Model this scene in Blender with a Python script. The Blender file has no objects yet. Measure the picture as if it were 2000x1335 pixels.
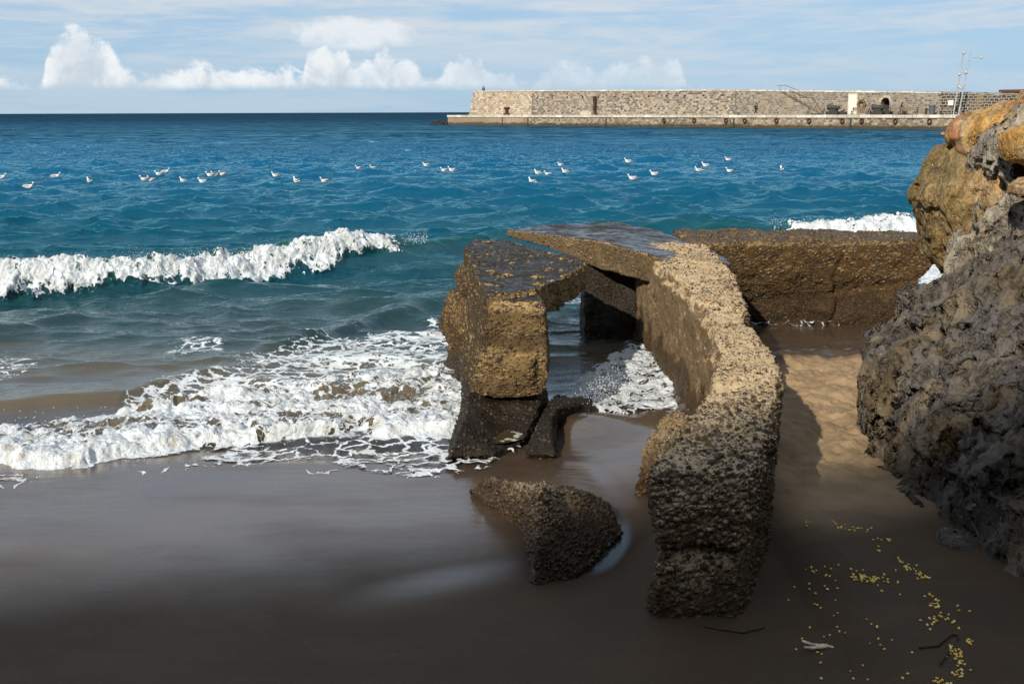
import bpy, bmesh, math, random
import numpy as np
from mathutils import Vector, Matrix
random.seed(7)
R = math.radians
SC = bpy.context.scene
COL = SC.collection
# ------------------------------------------------------------------ camera geometry
F, CX, CY, H = 1945.0, 1000.0, 667.5, 2.5
PITCH = math.atan((CY - 218.6) / F); ROLL = 0.0034
cp, sp = math.cos(PITCH), math.sin(PITCH)

def ray(u, v):
    d, e = (u - CX) / F, (CY - v) / F
    d2 = d * math.cos(ROLL) + e * math.sin(ROLL); e2 = -d * math.sin(ROLL) + e * math.cos(ROLL)
    return Vector((d2, cp + e2 * sp, -sp + e2 * cp))
def G(u, v, z=0.0):            # point of the place at height z
    r = ray(u, v); t = (z - H) / r.z
    return Vector((r.x * t, r.y * t, z))
def W(u, v, y):                # point of the place at distance y
    r = ray(u, v); t = y / r.y
    return Vector((r.x * t, y, H + r.z * t))
def proj(x, y, z):             # numpy projection used to lay foam out on the water
    dx, fy, uz = x, y * cp - (z - H) * sp, y * sp + (z - H) * cp
    d2, e2 = dx / fy, uz / fy
    d = d2 * math.cos(ROLL) - e2 * math.sin(ROLL); e = d2 * math.sin(ROLL) + e2 * math.cos(ROLL)
    return CX + F * d, CY - F * e

cam_d = bpy.data.cameras.new('camera'); cam = bpy.data.objects.new('camera', cam_d); COL.objects.link(cam)
cam_d.sensor_width = 36; cam_d.lens = 36 * F / 2000; cam_d.clip_start = 0.05; cam_d.clip_end = 30000
Rr, Uu, Ff = Vector((1, 0, 0)), Vector((0, sp, cp)), Vector((0, cp, -sp))
Xc = Rr * math.cos(ROLL) - Uu * math.sin(ROLL); Yc = Rr * math.sin(ROLL) + Uu * math.cos(ROLL)
M = Matrix((Xc, Yc, -Ff)).transposed().to_4x4(); M.translation = (0, 0, H)
cam.matrix_world = M
SC.camera = cam

# ------------------------------------------------------------------ numpy noise
def _h(ix, iy, iz, s):
    n = (ix.astype(np.int64) * 374761393 + iy.astype(np.int64) * 668265263 + iz.astype(np.int64) * 2147483647 + s * 974634777) & 0x7fffffff
    n = ((n ^ (n >> 13)) * 1274126177) & 0x7fffffff
    n = ((n ^ (n >> 16)) * 668265263) & 0x7fffffff
    return ((n ^ (n >> 15)) & 0xffff) / 65535.0
def vn(x, y, z=None, s=0):
    x = np.asarray(x, float); y = np.asarray(y, float)
    ix, iy = np.floor(x), np.floor(y); fx, fy = x - ix, y - iy
    fx = fx * fx * fx * (fx * (fx * 6 - 15) + 10); fy = fy * fy * fy * (fy * (fy * 6 - 15) + 10)
    if z is None:
        o = np.zeros_like(ix)
        a = _h(ix, iy, o, s); b = _h(ix + 1, iy, o, s); c = _h(ix, iy + 1, o, s); d = _h(ix + 1, iy + 1, o, s)
        return (a * (1 - fx) + b * fx) * (1 - fy) + (c * (1 - fx) + d * fx) * fy
    iz = np.floor(z); fz = z - iz; fz = fz * fz * (3 - 2 * fz)
    r = 0
    for dz, wz in ((0, 1 - fz), (1, fz)):
        a = _h(ix, iy, iz + dz, s); b = _h(ix + 1, iy, iz + dz, s); c = _h(ix, iy + 1, iz + dz, s); d = _h(ix + 1, iy + 1, iz + dz, s)
        r = r + wz * ((a * (1 - fx) + b * fx) * (1 - fy) + (c * (1 - fx) + d * fx) * fy)
    return r
def fbm(x, y, z=None, o=4, s=0, g=.5, billow=False):
    t, a, tot = 0, 1, 0
    for i in range(o):
        n = vn(x * 2 ** i + 13.7 * i, y * 2 ** i + 7.1 * i, None if z is None else z * 2 ** i + 3.3 * i, s + i)
        if billow: n = np.abs(2 * n - 1)
        t = t + a * n; tot += a; a *= g
    return t / tot
def ss(a, b, x):
    t = np.clip((x - a) / (b - a), 0, 1); return t * t * (3 - 2 * t)

# ------------------------------------------------------------------ object helpers
def props(o, label=None, cat=None, group=None, kind=None):
    if label: o['label'] = label
    if cat: o['category'] = cat
    if group: o['group'] = group
    if kind: o['kind'] = kind
    return o
def link(name, me, mat=None, parent=None, smooth=True):
    o = bpy.data.objects.new(name, me); COL.objects.link(o)
    if mat:
        me.materials.append(mat)
    if smooth: me.shade_smooth()
    if parent: o.parent = parent
    return o
def frombm(name, bm, mat=None, parent=None, smooth=False):
    me = bpy.data.meshes.new(name); bmesh.ops.recalc_face_normals(bm, faces=bm.faces); bm.to_mesh(me); bm.free()
    return link(name, me, mat, parent, smooth)
def empty(name, loc, rz=0):
    o = bpy.data.objects.new(name, None); COL.objects.link(o); o.location = loc; o.rotation_euler = (0, 0, rz)
    o.empty_display_size = .2
    return o
def box(bm, x0, x1, y0, y1, z0, z1, m=None):
    vs = [bm.verts.new(Vector(p) if m is None else m @ Vector(p)) for p in ((x0, y0, z0), (x1, y0, z0), (x1, y1, z0), (x0, y1, z0), (x0, y0, z1), (x1, y0, z1), (x1, y1, z1), (x0, y1, z1))]
    for f in ((0, 3, 2, 1), (4, 5, 6, 7), (0, 1, 5, 4), (1, 2, 6, 5), (2, 3, 7, 6), (3, 0, 4, 7)): bm.faces.new([vs[i] for i in f])
def tube(bm, pts, r, n=8):
    pts = [Vector(p) for p in pts]; rs = r if isinstance(r, (list, tuple)) else [r] * len(pts)
    rings = []
    for i, p in enumerate(pts):
        d = (pts[min(i + 1, len(pts) - 1)] - pts[max(i - 1, 0)]).normalized()
        a = d.cross(Vector((0, 0, 1)) if abs(d.z) < .9 else Vector((1, 0, 0))).normalized(); b = d.cross(a)
        rings.append([bm.verts.new(p + (a * math.cos(6.2832 * k / n) + b * math.sin(6.2832 * k / n)) * rs[i]) for k in range(n)])
    for i in range(len(rings) - 1):
        for k in range(n): bm.faces.new((rings[i][k], rings[i][(k + 1) % n], rings[i + 1][(k + 1) % n], rings[i + 1][k]))
    bm.faces.new(rings[0]); bm.faces.new(rings[-1][::-1])
def ell(bm, c, r, seg=12, rg=8, m=None):
    mm = Matrix.Translation(c) @ (m.to_4x4() if m else Matrix.Identity(4)) @ Matrix.Diagonal((r[0], r[1], r[2], 1))
    bmesh.ops.create_uvsphere(bm, u_segments=seg, v_segments=rg, radius=1, matrix=mm)
def loft(rings):
    bm = bmesh.new(); rr = [[bm.verts.new(p) for p in r] for r in rings]; n = len(rr[0])
    for i in range(len(rr) - 1):
        for k in range(n): bm.faces.new((rr[i][k], rr[i][(k + 1) % n], rr[i + 1][(k + 1) % n], rr[i + 1][k]))
    bm.faces.new(rr[0][::-1]); bm.faces.new(rr[-1])
    bmesh.ops.triangulate(bm, faces=[f for f in bm.faces]); bmesh.ops.recalc_face_normals(bm, faces=bm.faces)
    return bm
def getv(me):
    a = np.empty(len(me.vertices) * 3, np.float32); me.vertices.foreach_get('co', a); return a.reshape(-1, 3).astype(float)
def getn(me):
    a = np.empty(len(me.vertices) * 3, np.float32); me.vertices.foreach_get('normal', a); return a.reshape(-1, 3).astype(float)
def setv(me, a):
    me.vertices.foreach_set('co', a.astype(np.float32).ravel()); me.update()
def remesh(bms, voxel, smooth=0):
    me = bpy.data.meshes.new('tmp')
    bm = bms[0]
    if len(bms) > 1:
        for b in bms[1:]:
            t = bpy.data.meshes.new('t2'); b.to_mesh(t); bm.from_mesh(t); bpy.data.meshes.remove(t)
    bm.to_mesh(me)
    o = bpy.data.objects.new('tmp', me); COL.objects.link(o)
    md = o.modifiers.new('r', 'REMESH'); md.mode = 'VOXEL'; md.voxel_size = voxel; md.use_smooth_shade = True
    if smooth:
        s = o.modifiers.new('s', 'SMOOTH'); s.iterations = smooth; s.factor = .5
    dg = bpy.context.evaluated_depsgraph_get(); dg.update()
    out = bpy.data.meshes.new_from_object(o.evaluated_get(dg)); bpy.data.objects.remove(o); bpy.data.meshes.remove(me)
    return out
def rough(me, amps, seed=0):
    """push the vertices along their normals with octaves of noise: (scale per metre, amplitude, kind)"""
    for (sc, am, kd) in amps:
        P = getv(me); Nn = getn(me)
        x, y, z = P[:, 0] * sc, P[:, 1] * sc, P[:, 2] * sc
        if kd == 'n': n = fbm(x, y, z, 3, seed) - .5
        elif kd == 'b': n = fbm(x, y, z, 3, seed, billow=True) - .35
        elif kd == 'r': n = -(1 - np.clip(fbm(x, y, z, 2, seed, billow=True) * 5, 0, 1))      # cracks
        elif kd == 'v': n = -(1 - np.clip(np.abs(2 * fbm(x * 1.0 + .6 * y, y * .8, z * .33, 3, seed) - 1) * 3.4, 0, 1))  # upright grooves
        setv(me, P + Nn * (n * am)[:, None]); seed += 11
    return me
def finish(name, me, mat, base, label, cat, group=None, parent=None):
    P = getv(me); setv(me, P - np.array(base)[None, :])
    o = link(name, me, mat, parent); o.location = base
    return props(o, label, cat, group)

# ------------------------------------------------------------------ node helper
class NT:
    def __init__(s, tree): s.t = tree; s.n = tree.nodes; s.l = tree.links
    def set(s, sock, v):
        if v is None: return
        if hasattr(v, 'is_linked'): s.l.new(v, sock)
        else:
            if sock.type == 'RGBA' and not isinstance(v, (int, float)) and len(v) == 3: v = (*v, 1)
            sock.default_value = v
    def m(s, op, a, b=None, c=None, clamp=False):
        n = s.n.new('ShaderNodeMath'); n.operation = op; n.use_clamp = clamp
        s.set(n.inputs[0], a); s.set(n.inputs[1], b)
        if c is not None: s.set(n.inputs[2], c)
        return n.outputs[0]
    def mix(s, f, a, b, mode='MIX'):
        n = s.n.new('ShaderNodeMix'); n.data_type = 'RGBA'; n.blend_type = mode; n.clamp_factor = True
        s.set(n.inputs[0], f); s.set(n.inputs[6], a); s.set(n.inputs[7], b); return n.outputs[2]
    def sm(s, x, a, b, lo=0., hi=1.):
        n = s.n.new('ShaderNodeMapRange'); n.interpolation_type = 'SMOOTHSTEP'
        s.set(n.inputs[0], x); s.set(n.inputs[1], a); s.set(n.inputs[2], b); s.set(n.inputs[3], lo); s.set(n.inputs[4], hi); return n.outputs[0]
    def mp(s, vec, scale=(1, 1, 1), rot=(0, 0, 0), loc=(0, 0, 0)):
        n = s.n.new('ShaderNodeMapping'); s.set(n.inputs[0], vec); n.inputs[1].default_value = loc; n.inputs[2].default_value = rot; n.inputs[3].default_value = scale; return n.outputs[0]
    def noise(s, vec, sc, det=4, rough=.55, dist=0, col=False):
        n = s.n.new('ShaderNodeTexNoise'); s.set(n.inputs['Vector'], vec); s.set(n.inputs['Scale'], sc); n.inputs['Detail'].default_value = det; n.inputs['Roughness'].default_value = rough; n.inputs['Distortion'].default_value = dist
        return n.outputs[1 if col else 0]
    def vor(s, vec, sc, feat='F1', rand=1., smooth=None):
        n = s.n.new('ShaderNodeTexVoronoi'); n.feature = feat; s.set(n.inputs['Vector'], vec); s.set(n.inputs['Scale'], sc); n.inputs['Randomness'].default_value = rand
        return n
    def ramp(s, f, stops, interp='LINEAR'):
        n = s.n.new('ShaderNodeValToRGB'); cr = n.color_ramp; cr.interpolation = interp
        while len(cr.elements) < len(stops): cr.elements.new(.5)
        for e, (p, c) in zip(cr.elements, stops): e.position = p; e.color = (*c, 1)
        s.set(n.inputs[0], f); return n.outputs[0]
    def xyz(s, v):
        n = s.n.new('ShaderNodeSeparateXYZ'); s.set(n.inputs[0], v); return n.outputs
    def attr(s, name):
        n = s.n.new('ShaderNodeAttribute'); n.attribute_name = name; return n.outputs['Fac']
    def geo(s): return s.n.new('ShaderNodeNewGeometry')
    def obj(s): return s.n.new('ShaderNodeTexCoord').outputs['Object']
    def bump(s, h, st, dist, nrm=None):
        n = s.n.new('ShaderNodeBump'); s.set(n.inputs['Strength'], st); s.set(n.inputs['Distance'], dist); s.set(n.inputs['Height'], h)
        if nrm is not None: s.set(n.inputs['Normal'], nrm)
        return n.outputs[0]
def material(name):
    m = bpy.data.materials.new(name); m.use_nodes = True; nt = NT(m.node_tree)
    b = m.node_tree.nodes['Principled BSDF']; return m, nt, b
def disp(m, nt, h, mid, scale):
    n = nt.n.new('ShaderNodeDisplacement'); nt.set(n.inputs['Height'], h); n.inputs['Midlevel'].default_value = mid; n.inputs['Scale'].default_value = scale
    nt.l.new(n.outputs[0], nt.n['Material Output'].inputs['Displacement']); m.displacement_method = 'BOTH'
def simple(name, col, rgh=.6, var=.25, sc=6, metal=0):
    m, nt, b = material(name); o = nt.obj()
    f = nt.noise(o, sc, 4)
    nt.set(b.inputs['Base Color'], nt.mix(nt.sm(f, .3, .7), tuple(c * (1 - var) for c in col), tuple(min(1, c * (1 + var)) for c in col)))
    b.inputs['Roughness'].default_value = rgh; b.inputs['Metallic'].default_value = metal
    return m

# ------------------------------------------------------------------ materials
def concrete(name, scale=30, cement=(.40, .31, .20), dark=(.034, .019, .006), z_dark=.3, z_w=.35, dry_amt=1.0, gold=.5, side_dark=.6, wet_top=0., expose=.5, amp=.012, y_pebble=None, slime=True, flat_side=0., coat=.4, left_dark=0., band=None):
    m, nt, b = material(name); g = nt.geo(); P = g.outputs['Position']; Nx = nt.xyz(g.outputs['True Normal']); X = nt.xyz(P)
    warp = nt.noise(P, 9, 3, col=True)
    Pw = nt.n.new('ShaderNodeVectorMath'); Pw.operation = 'MULTIPLY_ADD'; nt.set(Pw.inputs[0], warp); Pw.inputs[1].default_value = (.03,) * 3; nt.set(Pw.inputs[2], P); Pw = Pw.outputs[0]
    big = nt.vor(nt.mp(Pw, (1, 1, 1.5)), scale); small = nt.vor(Pw, scale * 2.3)
    bc, sc_ = big.outputs['Color'], small.outputs['Color']
    br = nt.xyz(bc); sr = nt.xyz(sc_)
    # pebble domes
    hb = nt.m('SUBTRACT', 1, nt.m('MULTIPLY', big.outputs['Distance'], 1.75), clamp=True)
    hb = nt.m('POWER', hb, .6)
    hs = nt.m('POWER', nt.m('SUBTRACT', 1, nt.m('MULTIPLY', small.outputs['Distance'], 1.8), clamp=True), .6)
    ex = nt.noise(P, 3.2, 4, .6)                           # where the cement has washed out
    expo = nt.m('ADD', nt.m('MULTIPLY', nt.m('SUBTRACT', ex, .5), 2.2), expose)
    if y_pebble is not None:
        expo = nt.m('ADD', expo, nt.sm(X[1], y_pebble + .5, y_pebble - .3, 0., .45))
    if flat_side: expo = nt.m('SUBTRACT', expo, nt.m('MULTIPLY', nt.m('MULTIPLY', nt.sm(Nx[0], -.45, -.8), nt.sm(X[1], 5.4, 6.2)), flat_side))
    mb = nt.m('MULTIPLY', nt.sm(nt.m('SUBTRACT', expo, br[0]), -.06, .08), nt.sm(hb, .12, .4))
    ms = nt.m('MULTIPLY', nt.sm(nt.m('SUBTRACT', nt.m('ADD', expo, .1), sr[0]), -.06, .08), nt.sm(hs, .12, .4))
    peb = nt.ramp(br[1], [(0, (.022, .02, .020)), (.2, (.085, .062, .045)), (.38, (.17, .115, .065)), (.52, (.06, .048, .045)), (.66, (.26, .14, .045)), (.8, (.30, .25, .19)), (.93, (.07, .035, .02)), (1, (.45, .41, .34))])
    peb2 = nt.ramp(sr[1], [(0, (.03, .03, .03)), (.25, (.10, .08, .06)), (.5, (.24, .17, .10)), (.7, (.07, .06, .06)), (.86, (.32, .23, .11)), (1, (.42, .36, .28))])
    grain = nt.noise(P, 170, 3, .7); mot = nt.noise(P, 5.5, 5, .65)
    cem = nt.mix(nt.sm(grain, .3, .7), tuple(c * .62 for c in cement), tuple(c * 1.22 for c in cement))
    cem = nt.mix(nt.m('MULTIPLY', nt.sm(mot, .45, .7), gold), cem, (.34, .21, .07))
    col = nt.mix(ms, cem, peb2); col = nt.mix(mb, col, peb)
    # algae, damp and splash staining; side faces darkened further, painting in deeper shade
    damp = nt.m('ADD', nt.m('SUBTRACT', nt.m('DIVIDE', nt.m('SUBTRACT', z_dark + z_w, X[2]), z_w), .0), nt.m('MULTIPLY', nt.m('SUBTRACT', nt.noise(P, 2.6, 5, .6), .5), 1.9))
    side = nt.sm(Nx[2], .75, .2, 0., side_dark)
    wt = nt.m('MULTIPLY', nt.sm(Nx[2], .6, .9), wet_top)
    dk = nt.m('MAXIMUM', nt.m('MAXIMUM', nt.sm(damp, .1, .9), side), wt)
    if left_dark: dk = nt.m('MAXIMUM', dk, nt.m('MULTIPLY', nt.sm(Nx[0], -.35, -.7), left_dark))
    if band is not None:
        bz_ = nt.m('ADD', X[2], nt.m('MULTIPLY', nt.m('SUBTRACT', nt.noise(P, 4, 4), .5), .25)); dk = nt.m('MAXIMUM', dk, nt.m('MULTIPLY', nt.sm(nt.m('ABSOLUTE', nt.m('SUBTRACT', bz_, band)), .11, .03), .85))
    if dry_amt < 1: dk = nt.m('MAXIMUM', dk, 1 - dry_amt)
    dcol = nt.mix(nt.sm(nt.noise(P, 38, 3, .7), .4, .66), dark, tuple(c * 2.6 for c in (dark[0] * 1.15, dark[1], dark[2] * .8)))
    if slime: dcol = nt.mix(nt.sm(nt.noise(P, 7, 3), .56, .7, 0., .5), dcol, (.035, .038, .012))
    dcol = nt.mix(nt.m('MULTIPLY', mb, .27), dcol, peb)
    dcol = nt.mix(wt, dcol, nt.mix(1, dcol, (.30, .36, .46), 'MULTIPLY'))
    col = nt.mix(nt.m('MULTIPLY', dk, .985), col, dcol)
    nt.set(b.inputs['Base Color'], col)
    wet = nt.m('MAXIMUM', nt.sm(damp, .5, 1.), wt)
    nt.set(b.inputs['Roughness'], nt.m('SUBTRACT', .90, nt.m('MULTIPLY', wet, .35)))
    nt.set(b.inputs['Coat Weight'], nt.m('MULTIPLY', wet, nt.m('MULTIPLY', coat, nt.sm(nt.noise(nt.mp(P, (1, 1.6, 1)), 2.6, 5, .65), .4, .6, .15, 1.)))); b.inputs['Specular IOR Level'].default_value = .3; nt.set(b.inputs['Coat Roughness'], nt.sm(nt.noise(P, 6, 4, .6), .35, .65, .04, .22))
    hh = nt.m('ADD', nt.m('MULTIPLY', nt.m('MULTIPLY', hb, mb), .9), nt.m('MULTIPLY', nt.m('MULTIPLY', hs, ms), .42))
    hh = nt.m('ADD', hh, nt.m('MULTIPLY', nt.noise(P, 45, 5, .7), .8))
    if wet_top:
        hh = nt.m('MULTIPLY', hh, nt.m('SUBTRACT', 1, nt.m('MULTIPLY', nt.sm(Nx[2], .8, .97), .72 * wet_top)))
    disp(m, nt, hh, .4, amp)
    return m

def rock(name, cols, stain, sc=1., amp=.03, pits=.6, z_wet=.1, facet=.9):
    m, nt, b = material(name); g = nt.geo(); P = g.outputs['Position']; X = nt.xyz(P)
    n1 = nt.noise(nt.mp(P, (1.2, 1.2, .75)), 1.7 * sc, 6, .62, .5)
    col = nt.ramp(n1, cols)
    col = nt.mix(nt.sm(nt.noise(nt.mp(P, (1, 1, .5)), 3.0 * sc, 5, .6, .2), .5, .66, 0., .85), col, stain)
    fine = nt.noise(P, 42, 6, .72)
    col = nt.mix(nt.sm(fine, .2, .8), nt.mix(1, col, (.38, .36, .34), 'MULTIPLY'), nt.mix(1, col, (1.35, 1.35, 1.35), 'MULTIPLY'))
    pale = nt.sm(nt.noise(nt.mp(P, (1, 1, .6)), 14, 4, .7), .66, .74, 0., .55)
    col = nt.mix(pale, col, (.42, .39, .34))
    wq = nt.noise(P, 3.5, 4, .6, col=True); Pf = nt.n.new('ShaderNodeVectorMath'); Pf.operation = 'MULTIPLY_ADD'; nt.set(Pf.inputs[0], wq); Pf.inputs[1].default_value = (.09,) * 3; nt.set(Pf.inputs[2], P); Pf = Pf.outputs[0]
    ck = nt.noise(nt.mp(P, (1, 1, .6), rot=(.3, .2, 0)), 3.6 * sc, 6, .6, .25)
    crack = nt.sm(nt.m('ABSOLUTE', nt.m('SUBTRACT', ck, .5)), 0, .045)
    pit = nt.m('MULTIPLY', nt.sm(nt.noise(nt.mp(P, (1, 1, .7)), 19 * sc, 3, .55), .34, .47), 1.0)
    h = nt.m('ADD', nt.m('MULTIPLY', crack, .35), nt.m('MULTIPLY', pit, pits))
    fa = nt.vor(nt.mp(Pf, (1, 1, .55), rot=(0, .35, 0)), 2.3 * sc); h = nt.m('ADD', h, nt.m('MULTIPLY', fa.outputs['Distance'], -facet))
    fb = nt.vor(nt.mp(Pf, (1, 1, .6), rot=(0, .2, 0)), 6.5 * sc); h = nt.m('ADD', h, nt.m('MULTIPLY', fb.outputs['Distance'], -facet * .25))
    h = nt.m('ADD', h, nt.m('MULTIPLY', nt.noise(P, 9 * sc, 7, .66), .38)); h = nt.m('ADD', h, nt.m('MULTIPLY', fine, .16))
    hol = nt.m('MULTIPLY', nt.m('SUBTRACT', 1, nt.m('MULTIPLY', crack, nt.m('ADD', .35, nt.m('MULTIPLY', pit, .65)))), .55)
    col = nt.mix(hol, col, tuple(c * .22 for c in stain))      # darker in the cracks and pits
    nt.set(b.inputs['Base Color'], col); b.inputs['Roughness'].default_value = .85
    disp(m, nt, h, 1.0, amp)
    return m

M_wall = concrete('weathered_pebble_concrete', 28, cement=(.64, .485, .30), z_dark=.16, z_w=.5, gold=.5, side_dark=.80, expose=.40, amp=.021, y_pebble=5.4, flat_side=.5)
M_slab = concrete('wet_pebble_concrete_slab', 30, cement=(.48, .34, .18), z_dark=.25, z_w=.4, gold=.6, side_dark=.76, wet_top=1., expose=.35, amp=.013, dark=(.018, .012, .006), coat=.95)
M_pier = concrete('stained_pebble_concrete', 30, cement=(.50, .34, .15), z_dark=.05, z_w=.42, gold=.8, side_dark=.60, wet_top=1., expose=.45, amp=.017, dark=(.017, .0105, .005), left_dark=.93, band=.73)
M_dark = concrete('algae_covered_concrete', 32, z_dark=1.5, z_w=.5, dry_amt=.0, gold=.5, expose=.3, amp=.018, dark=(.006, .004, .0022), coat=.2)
M_block = concrete('mussel_brown_concrete', 30, cement=(.40, .26, .11), z_dark=.22, z_w=.4, gold=1., side_dark=.85, wet_top=.8, expose=.5, amp=.022, dark=(.024, .0135, .0045), left_dark=.95)
M_peb = concrete('pebble_rich_concrete', 34, z_dark=.1, z_w=.4, gold=.4, side_dark=.88, expose=.7, dark=(.028, .018, .009), amp=.022, slime=False)
M_gold = concrete('ochre_pebble_concrete', 30, z_dark=.12, z_w=.4, cement=(.30, .215, .12), gold=.6, side_dark=.35, expose=.55, amp=.026)
M_rock = rock('grey_limestone', [(.3, (.055, .047, .04)), (.42, (.14, .12, .10)), (.52, (.095, .088, .084)), (.62, (.20, .155, .10)), (.75, (.20, .18, .16))], (.11, .078, .036), .8, .05, .75)
M_ochre = rock('ochre_sandstone', [(.3, (.46, .24, .055)), (.42, (.56, .33, .10)), (.52, (.46, .35, .20)), (.62, (.38, .13, .045)), (.75, (.54, .42, .26))], (.52, .29, .075), 1., .03, .3)
M_olive = rock(facet=1.3, name='olive_brown_rock', cols=[(.3, (.13, .09, .03)), (.42, (.25, .165, .055)), (.52, (.31, .22, .10)), (.64, (.17, .13, .06)), (.75, (.44, .30, .14))], stain=(.22, .14, .04), sc=1., amp=.03, pits=.35)
M_pale = rock('pale_grey_rock', [(.3, (.20, .17, .13)), (.45, (.34, .30, .24)), (.55, (.27, .245, .21)), (.68, (.42, .36, .28)), (.8, (.24, .16, .09))], (.30, .24, .17), 1., .035, .5)

# ------------------------------------------------------------------ ground: sand with the beach face sloping under the sea
def shore_y(x):
    return np.interp(x, [-12, -4, -1, -.2, .35, 1.45, 1.75, 2.6, 6], [6.9, 6.95, 6.9, 7.0, 7.9, 8.2, 10.8, 11.0, 11.2])
def bump2(x, y, cx, cy, rx, ry, rot=0):
    c, s = math.cos(rot), math.sin(rot); a = (x - cx) * c + (y - cy) * s; b = -(x - cx) * s + (y - cy) * c
    return np.exp(-(a / rx) ** 2 - (b / ry) ** 2)
def sand_z(x, y):
    ys = shore_y(x); d = ys - y
    right = ss(1.2, 1.7, x)
    sl = .026 + .016 * right
    z = np.where(d > 0, sl * d, .07 * d)
    z = np.where(d > 4, sl * 4 + (d - 4) * .03, z)
    z = z + .008 * (fbm(x * .8, y * .8, None, 3, 5) - .5) * 2
    # scoured channel and pool between the fallen block and the wall, sand banked against the wall
    z = z - .135 * bump2(x, y, .56, 5.42, .19, .46, -.35) - .035 * bump2(x, y, .68, 6.25, .16, .55, .15) - .03 * bump2(x, y, .2, 6.95, .6, .35)
    z = z + .085 * bump2(x, y, .90, 5.05, .22, .75, -.05) + .11 * bump2(x, y, .62, 7.7, .42, .33) * ss(.33, .45, x)
    z = z + .05 * bump2(x, y, 1.35, 6.9, .3, 1.2)
    # trampled dry sand in the passage beside the wall
    tr = right * ss(5.3, 6.6, y) * ss(11.0, 9.6, y)
    z = z + tr * (.12 * (fbm(x * 4.2, y * 3.4, None, 4, 31, .6) - .5) + .085 * (fbm(x * 9, y * 8, None, 4, 32, .65) - .5))
    z = z + right * .006 * (fbm(x * 9, y * 9, None, 3, 33) - .5)
    z = z + .07 * bump2(x, y, 2.05, 7.6, .16, .9) * (.5 + fbm(x * 7, y * 6, None, 3, 12))
    # scour hollows at the foot of the stones
    z = z - .02 * bump2(x, y, .15, 4.85, .3, .25)
    return z
def axis(lo, hi, dlo, dhi, step):
    a = list(np.arange(dlo, dhi, step)); d = step; x = dlo
    L = []
    while x > lo: d *= 1.12; x -= d; L.append(x)
    U = []; d = step; x = a[-1]
    while x < hi: d *= 1.12; x += d; U.append(x)
    return np.array(L[::-1] + a + U)
def gridmesh(name, X, Y, Z):
    nr, nc = X.shape; me = bpy.data.meshes.new(name)
    V = np.stack([X, Y, Z], -1).reshape(-1, 3)
    i = np.arange(nr * nc).reshape(nr, nc)
    q = np.stack([i[:-1, :-1], i[:-1, 1:], i[1:, 1:], i[1:, :-1]], -1).reshape(-1)
    me.vertices.add(len(V)); me.vertices.foreach_set('co', V.astype(np.float32).ravel())
    nf = len(q) // 4
    me.loops.add(nf * 4); me.loops.foreach_set('vertex_index', q.astype(np.int32))
    me.polygons.add(nf); me.polygons.foreach_set('loop_start', np.arange(0, nf * 4, 4, dtype=np.int32)); me.polygons.foreach_set('loop_total', np.full(nf, 4, np.int32))
    me.update(calc_edges=True); return me
def addattr(me, name, a):
    t = me.attributes.new(name, 'FLOAT', 'POINT'); t.data.foreach_set('value', a.astype(np.float32).ravel())

m, nt, b = material('beach_sand')
g = nt.geo(); P = g.outputs['Position']; X = nt.xyz(P); wet = nt.attr('wet'); film = nt.attr('film')
gr = nt.noise(P, 260, 2, .8); gr2 = nt.noise(P, 40, 4, .6); mo = nt.noise(nt.mp(P, (.7, 1.4, 1)), 2.2, 5, .6)
dry = nt.mix(nt.sm(gr, .3, .7), (.30, .205, .115), (.52, .37, .215)); dry = nt.mix(nt.sm(mo, .35, .65), dry, nt.mix(1, dry, (.72, .7, .68), 'MULTIPLY'))
wc = nt.mix(nt.sm(gr, .3, .7), (.045, .026, .013), (.104, .066, .036)); wc = nt.mix(nt.sm(mo, .35, .65), wc, nt.mix(1, wc, (.8, .8, .82), 'MULTIPLY'))
dots = nt.vor(P, 42); dr = nt.xyz(dots.outputs['Color']); dm = nt.m('MULTIPLY', nt.sm(dots.outputs['Distance'], .16, .10), nt.sm(dr[0], .90, .93))
nt.set(b.inputs['Base Color'], nt.mix(nt.m('MULTIPLY', dm, .8), nt.mix(wet, dry, wc), nt.ramp(dr[1], [(0, (.03, .022, .016)), (.6, (.14, .10, .07)), (1, (.34, .27, .19))])))
nt.set(b.inputs['Roughness'], nt.m('SUBTRACT', .95, nt.m('MULTIPLY', wet, .25))); nt.set(b.inputs['Specular IOR Level'], nt.m('SUBTRACT', .4, nt.m('MULTIPLY', wet, .15)))
fl = nt.m('MULTIPLY', film, nt.sm(nt.noise(nt.mp(P, (.5, 1.6, 1)), 1.3, 4, .6), .25, .6, .65, 1.))
nt.set(b.inputs['Coat Weight'], fl); b.inputs['Coat IOR'].default_value = 2.4
nt.set(b.inputs['Coat Roughness'], nt.m('SUBTRACT', .40, nt.m('MULTIPLY', fl, .31)))
rip = nt.noise(nt.mp(P, (1.2, 5, 1)), 3.2, 3, .5)
hh = nt.m('ADD', nt.m('MULTIPLY', gr, nt.m('SUBTRACT', 1.0, nt.m('MULTIPLY', film, .8))), nt.m('MULTIPLY', gr2, nt.m('SUBTRACT', 3.2, nt.m('MULTIPLY', wet, 2.6))))
nt.set(b.inputs['Normal'], nt.bump(hh, .9, .004, nt.bump(rip, .5, .012)))
nt.set(b.inputs['Coat Normal'], nt.bump(rip, .4, .005, nt.bump(gr2, .15, .004)))
M_sand = m
ax = axis(-120, 120, -5.2, 5.6, .022); ay = axis(-60, 24, 3.2, 12.2, .022)
XX, YY = np.meshgrid(ax, ay); ZZ = sand_z(XX, YY)
me = gridmesh('sand', XX, YY, ZZ)
U_, V_ = proj(XX, np.maximum(YY, 1), ZZ)
d = shore_y(XX) - YY
nz = fbm(XX * 1.6, YY * 1.6, None, 4, 77) - .5
rt = ss(1.45, 1.75, XX)
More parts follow.
